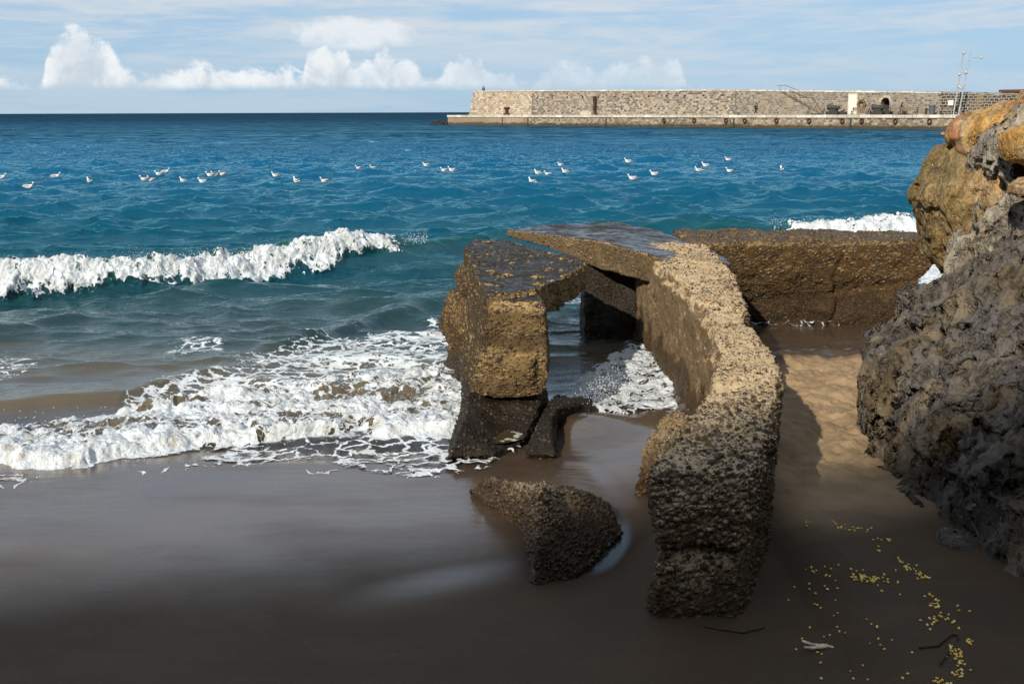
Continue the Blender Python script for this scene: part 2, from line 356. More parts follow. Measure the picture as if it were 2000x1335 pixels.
# the tide line: firm wet sand left of the wall, dry in the passage, damp again near the camera
wetm = 1 - rt * ss(5.15, 5.75, YY + nz * .35 + (XX - 2.2) * -.25) * ss(1.05, 1.45, d + nz * .3)
wetm = np.clip(wetm, 0, 1)
film = (1 - ss(1.15, 2.6, d + nz * .5 + .10 * (XX + 2))) * (1 - rt) + rt * (1 - ss(.6, 1.2, d + nz * .3))
film = np.maximum(film, .8 * bump2(XX, YY, -.35, 4.95, .45, .16, .5))
film *= 1 - .8 * bump2(XX, YY, .98, 5.0, .2, .75)
addattr(me, 'wet', wetm); addattr(me, 'film', np.clip(film, 0, 1) * .95 + .02)
o = link('sand', me, M_sand); props(o, kind='structure')

# ------------------------------------------------------------------ sea
def tri_sdf(u, v, poly):
    """soft signed distance (pixels of the plan) to a polygon, positive inside"""
    px = np.array(poly, float); ins = np.zeros(u.shape, bool); dm = np.full(u.shape, 1e9)
    n = len(px)
    for i in range(n):
        x0, y0 = px[i]; x1, y1 = px[(i + 1) % n]
        c = ((y0 > v) != (y1 > v)) & (u < (x1 - x0) * (v - y0) / ((y1 - y0) + 1e-9) + x0); ins ^= c
        dx, dy = x1 - x0, y1 - y0; t = np.clip(((u - x0) * dx + (v - y0) * dy) / (dx * dx + dy * dy + 1e-9), 0, 1)
        dm = np.minimum(dm, np.hypot(u - x0 - t * dx, v - y0 - t * dy))
    return np.where(ins, dm, -dm)
ys = [4.7]
while ys[-1] < 9000:
    y = ys[-1]; ys.append(y + (.019 if y < 21 else max(.019 + (y - 21) * .006, .24 * y * y / 2490)))
ys = np.array(ys); NC = 1500
sv = np.linspace(-.72, .72, NC)
Y = np.repeat(ys[:, None], NC, 1); X_ = sv[None, :] * (Y + 4)
rng = np.random.RandomState(4)
Z = np.zeros_like(Y); DX = np.zeros_like(Y); DY = np.zeros_like(Y)
shoal = .10 + .90 * ss(7.5, 21, Y)
NW = 110
dyr = np.gradient(ys)
for i in range(NW):
    lam = 10 ** rng.uniform(math.log10(.22), math.log10(3.8)); k = 2 * math.pi / lam
    th = rng.normal(0, .40) + .08; kx, ky = k * math.sin(th), -k * math.cos(th); ph = rng.uniform(0, 6.283)
    st = .040 * (1.2 if .6 < lam < 3.0 else .85)
    A = st / k
    rowf = np.clip((lam / dyr - 2) / 2, 0, 1)
    r1 = np.argmax(rowf <= 0) if (rowf <= 0).any() else len(ys)
    sl = slice(0, r1)
    a = kx * X_[sl] + ky * Y[sl] + ph
    near = shoal[sl] if lam > 1.2 else np.maximum(shoal[sl], .50)
    aa = A * rowf[sl][:, None] * near
    c_, s_ = np.cos(a), np.sin(a)
    Z[sl] += aa * c_; DX[sl] -= .8 * aa * s_ * math.sin(th); DY[sl] += .8 * aa * s_ * math.cos(th)
# patches of stronger and calmer water (gusts)
gust = .65 + .7 * fbm(X_ * .07, Y * .10, None, 3, 9)
Z *= gust; DX *= gust; DY *= gust
rg = 1 - fbm(X_ * .55 + .12 * Y, Y * 1.5, None, 4, 201, .55, True) * 1.9
Z += .17 * (np.clip(rg, 0, 1) ** 1.6 - .25) * shoal * ss(160, 60, Y) * gust
rg = None
nearm = ys < 26; K = int(nearm.sum())
Xn, Yn = X_[:K], Y[:K]
u0, v0 = proj(Xn, Yn, 0.0)
foam = np.zeros_like(Y); fr = np.zeros_like(Xn); thin = np.zeros_like(Xn)
wob = (fbm(Xn * .9, Yn * .9, None, 4, 21) - .5)
# ---- outer breaker
xb = np.array([-14, -9.5, -7.2, -5.2, -3.6, -2.2, -1.2, 0, 2, 3.6, 5.5, 8, 12, 16])
yb = np.array([13.0, 13.4, 14.0, 15.0, 16.1, 17.3, 18.0, 18.9, 19.6, 19.5, 19.3, 19.4, 19.8, 20])
hb = np.array([.42, .44, .42, .40, .36, .34, .34, .25, .24, .50, .44, .36, .36, .36])
yc = np.interp(Xn, xb, yb) + .16 * (fbm(Xn * 1.1, Xn * 0, None, 3, 3) - .5); hc = np.interp(Xn, xb, hb)
s = Yn - yc
prof = np.where(s < 0, np.exp(-(s / .34) ** 2), np.exp(-(s / 1.0) ** 2))
hvar = .82 + .36 * fbm(Xn * 1.5, Xn * 0 + 3, None, 3, 8)
bz = hc * prof * hvar - .07 * np.exp(-((s + .95) / .5) ** 2)
zoneL = ss(-1.65, -2.25, Xn + .5 * (fbm(Xn * 4, Yn * 4, None, 3, 40) - .5)); zoneR = ss(4.9, 5.7, Xn + .6 * (fbm(Xn * 4, Yn * 4, None, 3, 41) - .5)) * ss(10.5, 9, Xn)
zone = np.maximum(zoneL, zoneR)
jag = (fbm(Xn * 5, Yn * 5, None, 4, 50) - .5)
jag2 = fbm(Xn * 14, Yn * 9, None, 3, 55) - .5
fm = zone * ss(-.66, -.36, s + jag * .45 + jag2 * .2) * ss(.26, .0, s + jag * .5 + jag2 * .15)
fmr = fm * (.77 + .23 * ss(.36, .56, fbm(Xn * 5, Yn * 6, None, 4, 141, .6)))
fr = np.maximum(fr, fmr)
L1 = fbm(Xn * 4.2, Yn * 4.2, None, 4, 60, .55, True); L2 = fbm(Xn * 13, Yn * 13, None, 3, 64, .6, True)
L0 = fbm(Xn * 1.7, Yn * 1.7, None, 3, 58, .5, True)
lump = (L0 * 1.8 - .3) * .10 + (L1 * 1.9 - .3) * .065 + (L2 * 1.7 - .3) * .035
lump = lump * (1 - .45 * zoneR)
bz = bz + fm * lump
spk = fbm(Xn * 22, Yn * 22, None, 2, 73) ; bz = bz + fm * ss(-.2, .1, s) * np.clip(spk - .55, 0, 1) * .14
DY[:K] -= fm * (.05 + .65 * lump)
DX[:K] += fm * (fbm(Xn * 7, Yn * 7, None, 2, 71) - .5) * .12
# ---- swell humps inshore of it
def hump(pts, h, w0, w1):
    q = [G(*p) for p in pts]; xs_ = [p.x for p in q]; yy = [p.y for p in q]
    sx = Yn - np.interp(Xn, xs_, yy); e = ss(xs_[0] - 1.2, xs_[0] + .6, Xn) * ss(xs_[-1] + .9, xs_[-1] - .7, Xn)
    return h * e * np.where(sx < 0, np.exp(-(sx / w0) ** 2), np.exp(-(sx / w1) ** 2))
bz += hump([(-400, 830), (0, 805), (250, 780), (420, 735)], .11, .22, .5)
bz += hump([(430, 700), (560, 680), (760, 620), (900, 590)], .10, .25, .6)
bz += hump([(-300, 660), (60, 640), (200, 615), (330, 600)], .09, .35, .7)
bz += hump([(300, 590), (520, 545), (800, 520), (1000, 500)], .08, .4, .9)
# ---- shore break: tumbling white water, soft polygons laid out on the water plane
def region(poly, soft=18, jit=26, sd=0):
    j = (fbm(Xn * 2.6, Yn * 2.6, None, 5, 80 + sd, .6) - .5) * 2
    return ss(-soft, soft, tri_sdf(u0, v0, poly) + j * jit)
body = region([(-500, 935), (-100, 925), (30, 912), (110, 915), (165, 916), (240, 898), (320, 888), (420, 872), (520, 862), (620, 858), (700, 850), (760, 862), (880, 860), (925, 830), (925, 740), (840, 720), (700, 745), (560, 760), (420, 780), (260, 800), (120, 828), (0, 845), (-200, 855), (-500, 870)], 14, 16, 1)
lace = region([(240, 800), (300, 745), (420, 715), (520, 690), (640, 655), (760, 640), (850, 630), (905, 690), (930, 760), (700, 790), (300, 830)], 24, 30, 2)
lace2 = region([(-400, 720), (0, 695), (60, 690), (80, 720), (0, 745), (-400, 770)], 20, 22, 3)
lace3 = region([(300, 690), (380, 660), (440, 668), (436, 700), (330, 700)], 10, 12, 4)
swash = region([(520, 868), (600, 895), (680, 905), (735, 925), (790, 938), (880, 930), (950, 915), (1010, 880), (960, 868), (900, 845), (700, 850)], 10, 14, 5)
inner = region([(1115, 785), (1160, 814), (1205, 824), (1250, 808), (1325, 800), (1330, 740), (1275, 690), (1225, 668), (1195, 700), (1130, 735)], 10, 14, 6)
inner2 = region([(1060, 560), (1150, 550), (1160, 600), (1060, 610)], 10, 10, 7)
gapf = region([(1780, 500), (1870, 500), (1870, 600), (1800, 610)], 12, 16, 8)
basef = region([(830, 600), (870, 640), (925, 700), (925, 850), (880, 850), (840, 720)], 14, 16, 9)
swr = region([(1450, 618), (1580, 612), (1760, 640), (1740, 655), (1600, 640), (1480, 645)], 8, 14, 10)
sol = fbm(Xn * 1.3, Yn * 1.9, None, 4, 130, .6)
body_s = ss(.12, .6, body)
fr = np.maximum(fr, body_s * (1 - .42 * ss(.56, .40, fbm(Xn * 3.2, Yn * 4.2, None, 4, 151, .6)) * ss(7.1, 7.7, Yn + .3 * wob) - .20 * ss(.47, .62, sol)))
L3 = fbm(Xn * 5.5, Yn * 5.5, None, 4, 90, .55, True); L4 = fbm(Xn * 17, Yn * 17, None, 3, 94, .6, True)
lumpb = (L3 * 1.9 - .3) * .042 + (L4 * 1.7 - .3) * .018
body_z = ss(.55, 1.0, body)
bz += body_z * (.045 + lumpb + .10 * (sol < 9) * (fbm(Xn * 2.0, Yn * 2.6, None, 3, 133, .5, True) - .25))
lowf = fbm(Xn * 1.3, Yn * 2.2, None, 3, 120)
for r_, k_ in ((lace, .62), (lace2, .46), (lace3, .62), (swash, .50), (inner, .74), (inner2, .45), (gapf, .85), (basef, .60), (swr, .38)):
    fr = np.maximum(fr, r_ * np.clip(k_ + (lowf - .5) * (.5 if k_ < .8 else .1), 0, 1))
bz += ss(.5, 1, inner) * lumpb * .7 + gapf * lumpb * .8 + lace * (.012 + lumpb * .25) + lace3 * .03
# edge of the run-up: a thin rim of foam and a bead of water
szn = sand_z(Xn, Yn)
runup = np.zeros_like(Xn)
runup += swash * .018 + body_z * .02 + .008
Z[:K] = Z[:K] * ss(5.5, 9, Yn) + bz + runup * ss(9.5, 6.5, Yn)
Z[:K] += .006 * (fbm(Xn * 3, Yn * 5, None, 3, 140) - .5) * ss(9, 7, Yn)
depth = np.full_like(Y, 9.0); depth[:K] = Z[:K] - szn
# where water runs thin on the beach it lies on the sand
sheet = ss(.05, 0., depth[:K]) * 0
rim = ss(.028, .008, np.abs(depth[:K] - .016)) * ss(12.0, 11.0, Yn) * np.where(Xn < .1, ss(.2, .5, ss(950, 820, u0) * 1.0), .25)
fr = np.maximum(fr, .55 * rim * ss(.35, .6, fbm(Xn * 2, Yn * 2, None, 3, 150)))
foam[:K] = fr
XP, YP = X_ + DX, Y + DY
me = gridmesh('sea', XP, YP, Z)
addattr(me, 'foam', foam); addattr(me, 'depth', depth)
heavy = np.zeros_like(Y); heavy[:K] = np.maximum(np.maximum(fm, body_s), np.maximum(inner, gapf)); addattr(me, 'heavy', heavy)

m, nt, b = material('sea_water')
g = nt.geo(); P = g.outputs['Position']; X = nt.xyz(P)
f = nt.attr('foam'); dp = nt.attr('depth'); hv = nt.attr('heavy')
wn = nt.noise(P, .35, 3, .5); yy = nt.m('ADD', X[1], nt.m('MULTIPLY', nt.m('SUBTRACT', wn, .5), 6))
t = nt.m('DIVIDE', nt.m('LOGARITHM', nt.m('DIVIDE', nt.m('MAXIMUM', yy, 5), 6.), 10), 2.2, clamp=True)    # 6 m -> 0, 950 m -> 1
wcol = nt.ramp(t, [(0, (.26, .19, .12)), (.06, (.12, .095, .055)), (.11, (.022, .044, .046)), (.17, (.005, .045, .062)), (.25, (.0006, .060, .108)), (.40, (.0004, .078, .185)), (.60, (.0003, .066, .190)), (.78, (.0003, .028, .096)), (1, (.0003, .010, .048))])
crest = nt.sm(X[2], .05, .4); nearc = nt.sm(X[1], 22, 16)
wcol = nt.mix(nt.sm(dp, .02, .32), (.20, .15, .095), wcol)
wcol = nt.mix(nt.m('MULTIPLY', nt.m('MULTIPLY', crest, nearc), nt.sm(X[1], 10, 12.5)), wcol, (.015, .075, .065))
# foam lace
w3 = nt.noise(P, 4, 3, .6, col=True)
Pw = nt.n.new('ShaderNodeVectorMath'); Pw.operation = 'MULTIPLY_ADD'; nt.set(Pw.inputs[0], w3); Pw.inputs[1].default_value = (.28, .28, .1); nt.set(Pw.inputs[2], P); Pw = Pw.outputs[0]
v1 = nt.vor(nt.mp(Pw, (1, 1.25, .6)), 5.5, 'DISTANCE_TO_EDGE').outputs['Distance']; v2 = nt.vor(nt.mp(Pw, (1, 1.2, .6)), 15, 'DISTANCE_TO_EDGE').outputs['Distance']
ed = nt.m('ADD', nt.m('MULTIPLY', nt.sm(v1, .20, 0), .5), nt.m('MULTIPLY', nt.sm(v2, .22, 0), .28))
fn = nt.m('ADD', ed, nt.m('MULTIPLY', nt.noise(nt.mp(P, (1, 1.3, 1)), 7, 6, .68), .55))
val = nt.m('ADD', nt.m('MULTIPLY', f, 1.5), nt.m('SUBTRACT', fn, 1.36))
mask = nt.sm(val, .02, .22)
mask = nt.m('MAXIMUM', mask, nt.sm(f, .78, .92))
# far flecks are noise-weighted gloss, painted in for glints on waves; foam colour varies a little with trapped sand
fcol = nt.mix(nt.sm(nt.noise(P, 5, 4, .6), .35, .65), (.78, .84, .90), (.58, .62, .65))
fcol = nt.mix(nt.m('MULTIPLY', nt.sm(nt.noise(nt.mp(P, (1, 1, 1)), 8, 4, .65), .56, .68), nt.m('MULTIPLY', nt.sm(X[1], 11, 9), .7)), fcol, (.42, .36, .27))
mix_c = nt.mix(mask, wcol, fcol)
nt.set(b.inputs['Base Color'], mix_c); b.inputs['IOR'].default_value = 1.333
far = nt.sm(X[1], 30, 220); nt.set(b.inputs['Specular IOR Level'], nt.sm(X[1], 30, 120, .5, .25))
nt.set(b.inputs['Roughness'], nt.m('ADD', nt.m('MULTIPLY', mask, .6), nt.m('ADD', .04, nt.m('MULTIPLY', far, .10))))
# ripples
shm = nt.sm(X[1], 7, 13, .2, 1.)
r1 = nt.noise(nt.mp(P, (1, 2.6, 1), rot=(0, 0, .1)), 4.2, 4, .65, .3); r2 = nt.noise(nt.mp(P, (1, 1.5, 1), rot=(0, 0, -.3)), 17, 2, .6)
n1 = nt.bump(r1, nt.m('MULTIPLY', shm, .8), .030); n1 = nt.bump(r2, nt.m('MULTIPLY', shm, .6), .010, n1)
r0 = nt.noise(nt.mp(P, (1, 2.0, 1), rot=(0, 0, .1)), .55, 4, .6, .2)
n1 = nt.bump(r0, nt.sm(X[1], 22, 70), 1.1, n1)
fl1 = nt.noise(P, 26, 5, .7); fl2 = nt.vor(Pw, 22, 'SMOOTH_F1').outputs['Distance']
fh = nt.m('ADD', nt.m('MULTIPLY', fl1, .7), nt.m('ADD', nt.m('MULTIPLY', fl2, -.6), nt.m('MULTIPLY', mask, .8)))
n2 = nt.bump(fh, .9, nt.m('ADD', .012, nt.m('MULTIPLY', hv, .03)), n1)
nmix = nt.n.new('ShaderNodeMix'); nmix.data_type = 'VECTOR'; nt.set(nmix.inputs[0], nt.sm(mask, 0, .25)); nt.set(nmix.inputs[4], n1); nt.set(nmix.inputs[5], n2)
nt.set(b.inputs['Normal'], nmix.outputs[1])
# clear shallow edge: sand shows through where the water is only centimetres deep
tr = nt.n.new('ShaderNodeBsdfTransparent'); ms = nt.n.new('ShaderNodeMixShader')
ty = nt.sm(X[1], 9, 20); dfb = nt.n.new('ShaderNodeBsdfDiffuse'); nt.set(dfb.inputs[0], wcol)
gla = nt.n.new('ShaderNodeBsdfGlossy'); gla.inputs['Roughness'].default_value = .05; nt.set(gla.inputs['Normal'], n1); nt.set(gla.inputs['Color'], nt.mix(ty, (.95, 1, 1), (.50, .93, 1)))
fra = nt.n.new('ShaderNodeFresnel'); fra.inputs[0].default_value = 1.34; nt.set(fra.inputs['Normal'], n1)
deep = nt.n.new('ShaderNodeMixShader'); nt.set(deep.inputs[0], fra.outputs[0]); nt.l.new(dfb.outputs[0], deep.inputs[1]); nt.l.new(gla.outputs[0], deep.inputs[2])
wb = nt.n.new('ShaderNodeMixShader'); nt.set(wb.inputs[0], mask); nt.l.new(deep.outputs[0], wb.inputs[1]); nt.l.new(b.outputs[0], wb.inputs[2])
gl = nt.n.new('ShaderNodeBsdfGlossy'); gl.inputs['Roughness'].default_value = .06; nt.set(gl.inputs['Normal'], n1)
fres = nt.n.new('ShaderNodeFresnel'); fres.inputs[0].default_value = 1.42; gl.inputs['Color'].default_value = (.62, .82, 1, 1)
cl = nt.n.new('ShaderNodeMixShader'); nt.set(cl.inputs[0], nt.m('MULTIPLY', nt.m('MULTIPLY', fres.outputs[0], nt.sm(dp, 0, .04)), nt.m('SUBTRACT', 1, g.outputs['Backfacing']))); nt.l.new(tr.outputs[0], cl.inputs[1]); nt.l.new(gl.outputs[0], cl.inputs[2])
al = nt.m('MAXIMUM', nt.sm(dp, .0, .26, 0., .97), mask)
nt.set(ms.inputs[0], al); nt.l.new(cl.outputs[0], ms.inputs[1]); nt.l.new(wb.outputs[0], ms.inputs[2])
fd = nt.n.new('ShaderNodeBsdfDiffuse'); nt.set(fd.inputs[0], nt.mix(nt.sm(nt.noise(nt.mp(P, (.25, 1, 1)), .16, 5, .7), .35, .65), tuple([.0003, .008, .022]), wcol))
fg = nt.n.new('ShaderNodeBsdfGlossy'); fg.inputs['Roughness'].default_value = .22; fg.inputs['Color'].default_value = (.42, .90, 1, 1); nt.set(fg.inputs['Normal'], n1)
fs = nt.n.new('ShaderNodeMixShader'); nt.set(fs.inputs[0], nt.m('MULTIPLY', nt.sm(X[1], 40, 400, 1., .45), nt.m('ADD', nt.sm(nt.noise(nt.mp(P, (.32, 1., 1)), 1.1, 5, .62, .4), .42, .64, .03, .50), nt.sm(nt.noise(nt.mp(P, (.3, 1., 1)), .16, 4, .6), .4, .65, -.03, .10)))); nt.l.new(fd.outputs[0], fs.inputs[1]); nt.l.new(fg.outputs[0], fs.inputs[2])  # noise stands in for wave slopes, painting glints into the gloss
fm_ = nt.n.new('ShaderNodeMixShader'); nt.set(fm_.inputs[0], nt.sm(X[1], 45, 130)); nt.l.new(ms.outputs[0], fm_.inputs[1]); nt.l.new(fs.outputs[0], fm_.inputs[2])
nt.l.new(fm_.outputs[0], nt.n['Material Output'].inputs['Surface'])
M_sea = m
o = link('sea', me, M_sea); props(o, kind='structure')

# spray thrown up by the breakers: uncountable droplets, one object
M_foam = simple('white_foam', (.82, .84, .84), .5, .05)
bm = bmesh.new(); rs = random.Random(3)
def drop(p, r):
    q = Matrix.Rotation(rs.uniform(0, 3), 3, 'Z')
    vs = [bm.verts.new(Vector(p) + q @ Vector(c) * r) for c in ((1, 0, 0), (-1, 0, 0), (0, 1, 0), (0, -1, 0), (0, 0, 1.2), (0, 0, -1.2))]
    for a, b_, c in ((0, 2, 4), (2, 1, 4), (1, 3, 4), (3, 0, 4), (2, 0, 5), (1, 2, 5), (3, 1, 5), (0, 3, 5)): bm.faces.new((vs[a], vs[b_], vs[c]))
for k in range(9500):
    if rs.random() < .78: x = rs.uniform(-10, -1.5)
    else: x = rs.uniform(5.0, 9)
    cl_ = math.sin(x * 3.1) * .5 + math.sin(x * 7.7 + 1) * .5
    if rs.random() > .45 + .4 * cl_: continue
    yv = float(np.interp(x, xb, yb)); hv_ = float(np.interp(x, xb, hb))
    a = rs.random() ** 2.2
    drop((x, yv + rs.gauss(-.12, .14), hv_ * rs.uniform(.7, 1.0) + a * .24), rs.uniform(.002, .008) * (1.2 - a))
for k in range(1400):
    u = rs.uniform(-60, 920); v = rs.gauss(850 - .06 * u if u > 300 else 870, 26); p = G(u, v, .1)
    drop((p.x, p.y, .1 + rs.random() ** 2 * .14), rs.uniform(.0015, .0045))
for k in range(700):
    u = rs.gauss(1180, 40); v = rs.gauss(765, 14); p = G(u, v, .15)
    drop((p.x, p.y, .15 + rs.random() ** 2 * .16), rs.uniform(.0015, .005))
o = frombm('sea_spray', bm, M_foam); props(o, kind='stuff')

# ------------------------------------------------------------------ ruined concrete
def prism(base, top):      # lists of Vectors, same count
    return loft([base, top])
def V(*a): return Vector(a)
GR = 'broken concrete pieces of the ruined sea wall'
# long wall running from the camera towards the slab
st = [  # y, left x, right x, top z
    (4.42, .70, 1.14, .62), (4.50, .67, 1.18, .80), (4.75, .75, 1.29, .86), (5.2, .98, 1.46, .90), (5.6, 1.12, 1.58, .90), (6.0, 1.235, 1.70, .90), (6.35, 1.33, 1.765, .91),
    (6.65, 1.40, 1.785, .91), (7.1, 1.46, 1.80, .92), (7.5, 1.50, 1.85, .93), (8.0, 1.505, 1.94, .95), (8.7, 1.50, 2.05, .97), (9.4, 1.47, 2.13, .99), (9.9, 1.44, 2.19, 1.0), (10.6, 1.42, 2.24, 1.0), (11.5, 1.38, 2.28, 1.0)]
rings = []
for (y, l, r, z) in st:
    rings.append([V(l + .0, y, -.35), V(r - .03, y, -.35), V(r - .05, y + .02, .35), V(r, y + .02, z - .10), V(r - .03, y + .03, z - .01), V((l + r) / 2, y + .04, z + .012), V(l + .035, y + .03, z), V(l, y + .02, z - .09), V(l + .02, y, .35)])
w1 = loft(rings)
me = remesh([w1], .0125)
P_ = getv(me); Nn = getn(me)
# horizontal crack line through the near end, upper lift overhangs the lower
k_ = ss(4.95, 4.65, P_[:, 1]) * np.exp(-((P_[:, 2] - .42 - .02 * np.sin(P_[:, 0] * 9)) / .018) ** 2)
P_ -= Nn * (k_ * .05)[:, None]
low = ss(.40, .36, P_[:, 2]) * ss(4.9, 4.6, P_[:, 1]); P_[:, 1] -= low * .03; P_[:, 0] -= low * .02
setv(me, P_)
rough(me, [(2.2, .08, 'n'), (7, .045, 'n'), (16, .022, 'n'), (1.7, .025, 'r')], 3)
P_ = getv(me)
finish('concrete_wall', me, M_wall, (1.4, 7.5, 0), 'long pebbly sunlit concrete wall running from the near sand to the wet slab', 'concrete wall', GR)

# slab lying across the far end of the wall
top = [W(988, 449, 12.1), W(1060, 440, 12.5), W(1200, 433, 12.9), W(1290, 450, 12.4), W(1385, 485, 11.6), W(1428, 512, 10.3), W(1400, 530, 9.9), W(1305, 508, 10.0), W(1236, 488, 10.5), W(1164, 469, 11.1), W(1070, 458, 11.6)]
bot = [W(988, 460, 12.1), W(1060, 470, 12.6), W(1200, 470, 12.9), W(1290, 490, 12.4), W(1385, 520, 11.6), W(1428, 560, 10.3), W(1400, 575, 9.95), W(1298, 562, 10.03), W(1232, 541, 10.53), W(1160, 520, 11.1), W(1068, 484, 11.6)]
me = remesh([prism(bot, top)], .016); rough(me, [(3, .035, 'n'), (11, .025, 'n')], 21)
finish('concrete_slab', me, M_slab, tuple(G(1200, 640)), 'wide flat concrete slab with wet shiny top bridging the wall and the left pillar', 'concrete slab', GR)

# left pillar with overhanging top
T = [W(908, 484, 10.2), W(932, 468, 10.9), W(984, 463, 11.1), W(1060, 486, 10.3), W(1148, 512, 9.55), W(1100, 540, 8.7), W(1042, 566, 7.95), W(950, 578, 7.62)]
Tb = [p.copy() for p in T]
for i, dz in enumerate((.30, .3, .3, .2, .20, .30, .22, .25)): Tb[i].z -= dz
cap = prism(Tb, T)
def lvl(z, pts): return [V(x, y, z) for (x, y) in pts]
colm = loft([lvl(.28, [(-.30, 7.72), (.26, 7.70), (.27, 8.5), (.1, 9.6), (-.52, 10.2), (-.52, 9.2)]),
             lvl(.42, [(-.30, 7.64), (.29, 7.62), (.30, 8.5), (.1, 9.6), (-.52, 10.2), (-.50, 9.2)]),
             lvl(.60, [(-.27, 7.62), (.285, 7.60), (.30, 8.5), (.1, 9.6), (-.5, 10.2), (-.46, 9.2)]),
             lvl(.78, [(-.22, 7.66), (.26, 7.66), (.28, 8.5), (.1, 9.6), (-.48, 10.2), (-.42, 9.2)]),
             lvl(.98, [(-.20, 7.62), (.25, 7.62), (.25, 8.3), (.1, 9.6), (-.48, 10.3), (-.42, 9.4)]),
             lvl(1.06, [(-.19, 7.66), (.2, 7.68), (.2, 8.2), (.1, 9.6), (-.46, 10.3), (-.40, 9.4)])])
back = loft([lvl(-.5, [(-.8, 9.6), (-.35, 9.4), (.1, 9.9), (.1, 10.9), (-.6, 11)]), lvl(.8, [(-.52, 9.9), (-.3, 9.6), (.1, 9.9), (.1, 10.9), (-.5, 11)])])
foot = loft([lvl(-.5, [(-.50, 7.75), (.3, 7.75), (.35, 8.6), (.1, 9.8), (-.7, 10)]), lvl(.36, [(-.33, 7.9), (.2, 7.9), (.22, 8.6), (.1, 9.6), (-.5, 9.9)])])
me = remesh([cap, colm, back, foot], .015); rough(me, [(2.5, .07, 'n'), (8, .045, 'n'), (19, .022, 'n'), (1.9, .03, 'r')], 41)
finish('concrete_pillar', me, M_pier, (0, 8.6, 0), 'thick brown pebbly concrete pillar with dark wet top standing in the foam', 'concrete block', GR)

# eroded footing in front of the pillar, with a shallow basin
a = lambda u, v, z: G(u, v, z)
me = remesh([loft([[a(866, 915, -.12), a(975, 905, -.12), a(1046, 868, -.12), a(1075, 800, -.12), V(.3, 8.5, -.12), V(-.5, 8.6, -.12), a(892, 820, -.12)],
                   [a(872, 897, .04), a(962, 884, .04), a(1035, 850, .06), a(1066, 790, .12), V(.28, 8.5, .15), V(-.42, 8.6, .15), a(898, 815, .12)],
                   [a(890, 868, .13), a(950, 868, .10), a(1026, 842, .12), a(1062, 775, .22), V(.25, 8.4, .3), V(-.36, 8.4, .3), a(916, 785, .25)]])], .012)
P_ = getv(me); c = G(985, 838, .1)
bs = np.exp(-((P_[:, 0] - c.x) / .17) ** 2 - ((P_[:, 1] - c.y) / .30) ** 2) * ss(.02, .08, P_[:, 2]); P_[:, 2] -= bs * .11
setv(me, P_); rough(me, [(5, .06, 'n'), (14, .035, 'n')], 51)
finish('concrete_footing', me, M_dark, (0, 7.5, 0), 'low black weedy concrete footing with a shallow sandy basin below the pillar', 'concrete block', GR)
M_pool, nt, b = material('basin_water'); nt.set(b.inputs['Base Color'], nt.mix(nt.sm(nt.noise(nt.geo().outputs['Position'], 12, 4), .55, .62), (.055, .04, .02), (.5, .48, .42))); b.inputs['Roughness'].default_value = .12
bm = bmesh.new(); vs = [bm.verts.new((c.x + .15 * math.cos(k * .5236) * (1 + .15 * math.sin(3 * k)), c.y + .26 * math.sin(k * .5236) * (1 + .12 * math.cos(2.3 * k)), .072)) for k in range(12)]; bm.faces.new(vs)
o = frombm('basin_water', bm, M_pool); props(o, kind='structure')

# thin slab leaning on the pillar's seaward side
me = remesh([loft([[W(856, 640, 9.4), W(925, 730, 8.6), W(935, 735, 8.9), W(880, 650, 9.8)],
                   [W(862, 610, 9.4), W(935, 690, 8.5), W(945, 700, 8.9), W(885, 620, 9.8)],
                   [W(880, 566, 9.6), W(930, 590, 9.0), W(940, 592, 9.3), W(898, 568, 9.9)]])], .015); rough(me, [(4, .05, 'n'), (14, .03, 'n')], 61)
finish('leaning_slab', me, M_block, tuple(G(900, 690)), 'triangular brown concrete slab leaning against the left side of the pillar', 'concrete slab', GR)
me = remesh([loft([[W(888, 590, 9.9), W(935, 640, 9.0), W(945, 640, 9.4), W(905, 590, 10.2)],
                   [W(890, 530, 10.1), W(925, 560, 9.3), W(940, 560, 9.6), W(912, 520, 10.4)],
                   [W(903, 512, 10.2), W(925, 530, 9.5), W(940, 530, 9.8), W(916, 505, 10.4)]])], .015); rough(me, [(4, .04, 'n'), (14, .03, 'n')], 66)
finish('leaning_slab', me, M_block, tuple(G(912, 640)), 'narrow upper concrete slab wedged between the pillar and the triangular leaning slab', 'concrete slab', GR)

# dark support under the slab
me = remesh([loft([lvl(-.5, [(.85, 11.0), (1.45, 11.0), (1.45, 12.2), (.85, 12.2)]), lvl(.4, [(.82, 11.2), (1.45, 11.1), (1.45, 12.2), (.88, 12.2)]), lvl(1.0, [(.86, 11.3), (1.45, 11.2), (1.45, 12.2), (.9, 12.2)])])], .02)
rough(me, [(3, .08, 'n'), (10, .05, 'n')], 71)
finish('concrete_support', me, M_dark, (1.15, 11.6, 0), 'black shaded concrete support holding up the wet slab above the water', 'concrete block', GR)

# low broken piece between footing and sand
me = remesh([loft([[a(1024, 905, -.1), a(1095, 908, -.1), a(1096, 840, -.1), a(1175, 810, -.1), a(1150, 780, -.1), a(1060, 800, -.1)],
                   [a(1030, 885, .05), a(1087, 888, .05), a(1088, 830, .06), a(1166, 802, .05), a(1150, 782, .08), a(1062, 800, .08)],
                   [a(1048, 840, .17), a(1072, 838, .17), a(1086, 798, .22), a(1150, 786, .12), a(1140, 774, .15), a(1086, 770, .24)]])], .012)
rough(me, [(6, .05, 'n'), (16, .03, 'n')], 81)
finish('broken_concrete', me, M_dark, tuple(G(1070, 860)), 'low dark L-shaped concrete fragment between the footing and the smooth sand', 'concrete block', GR)

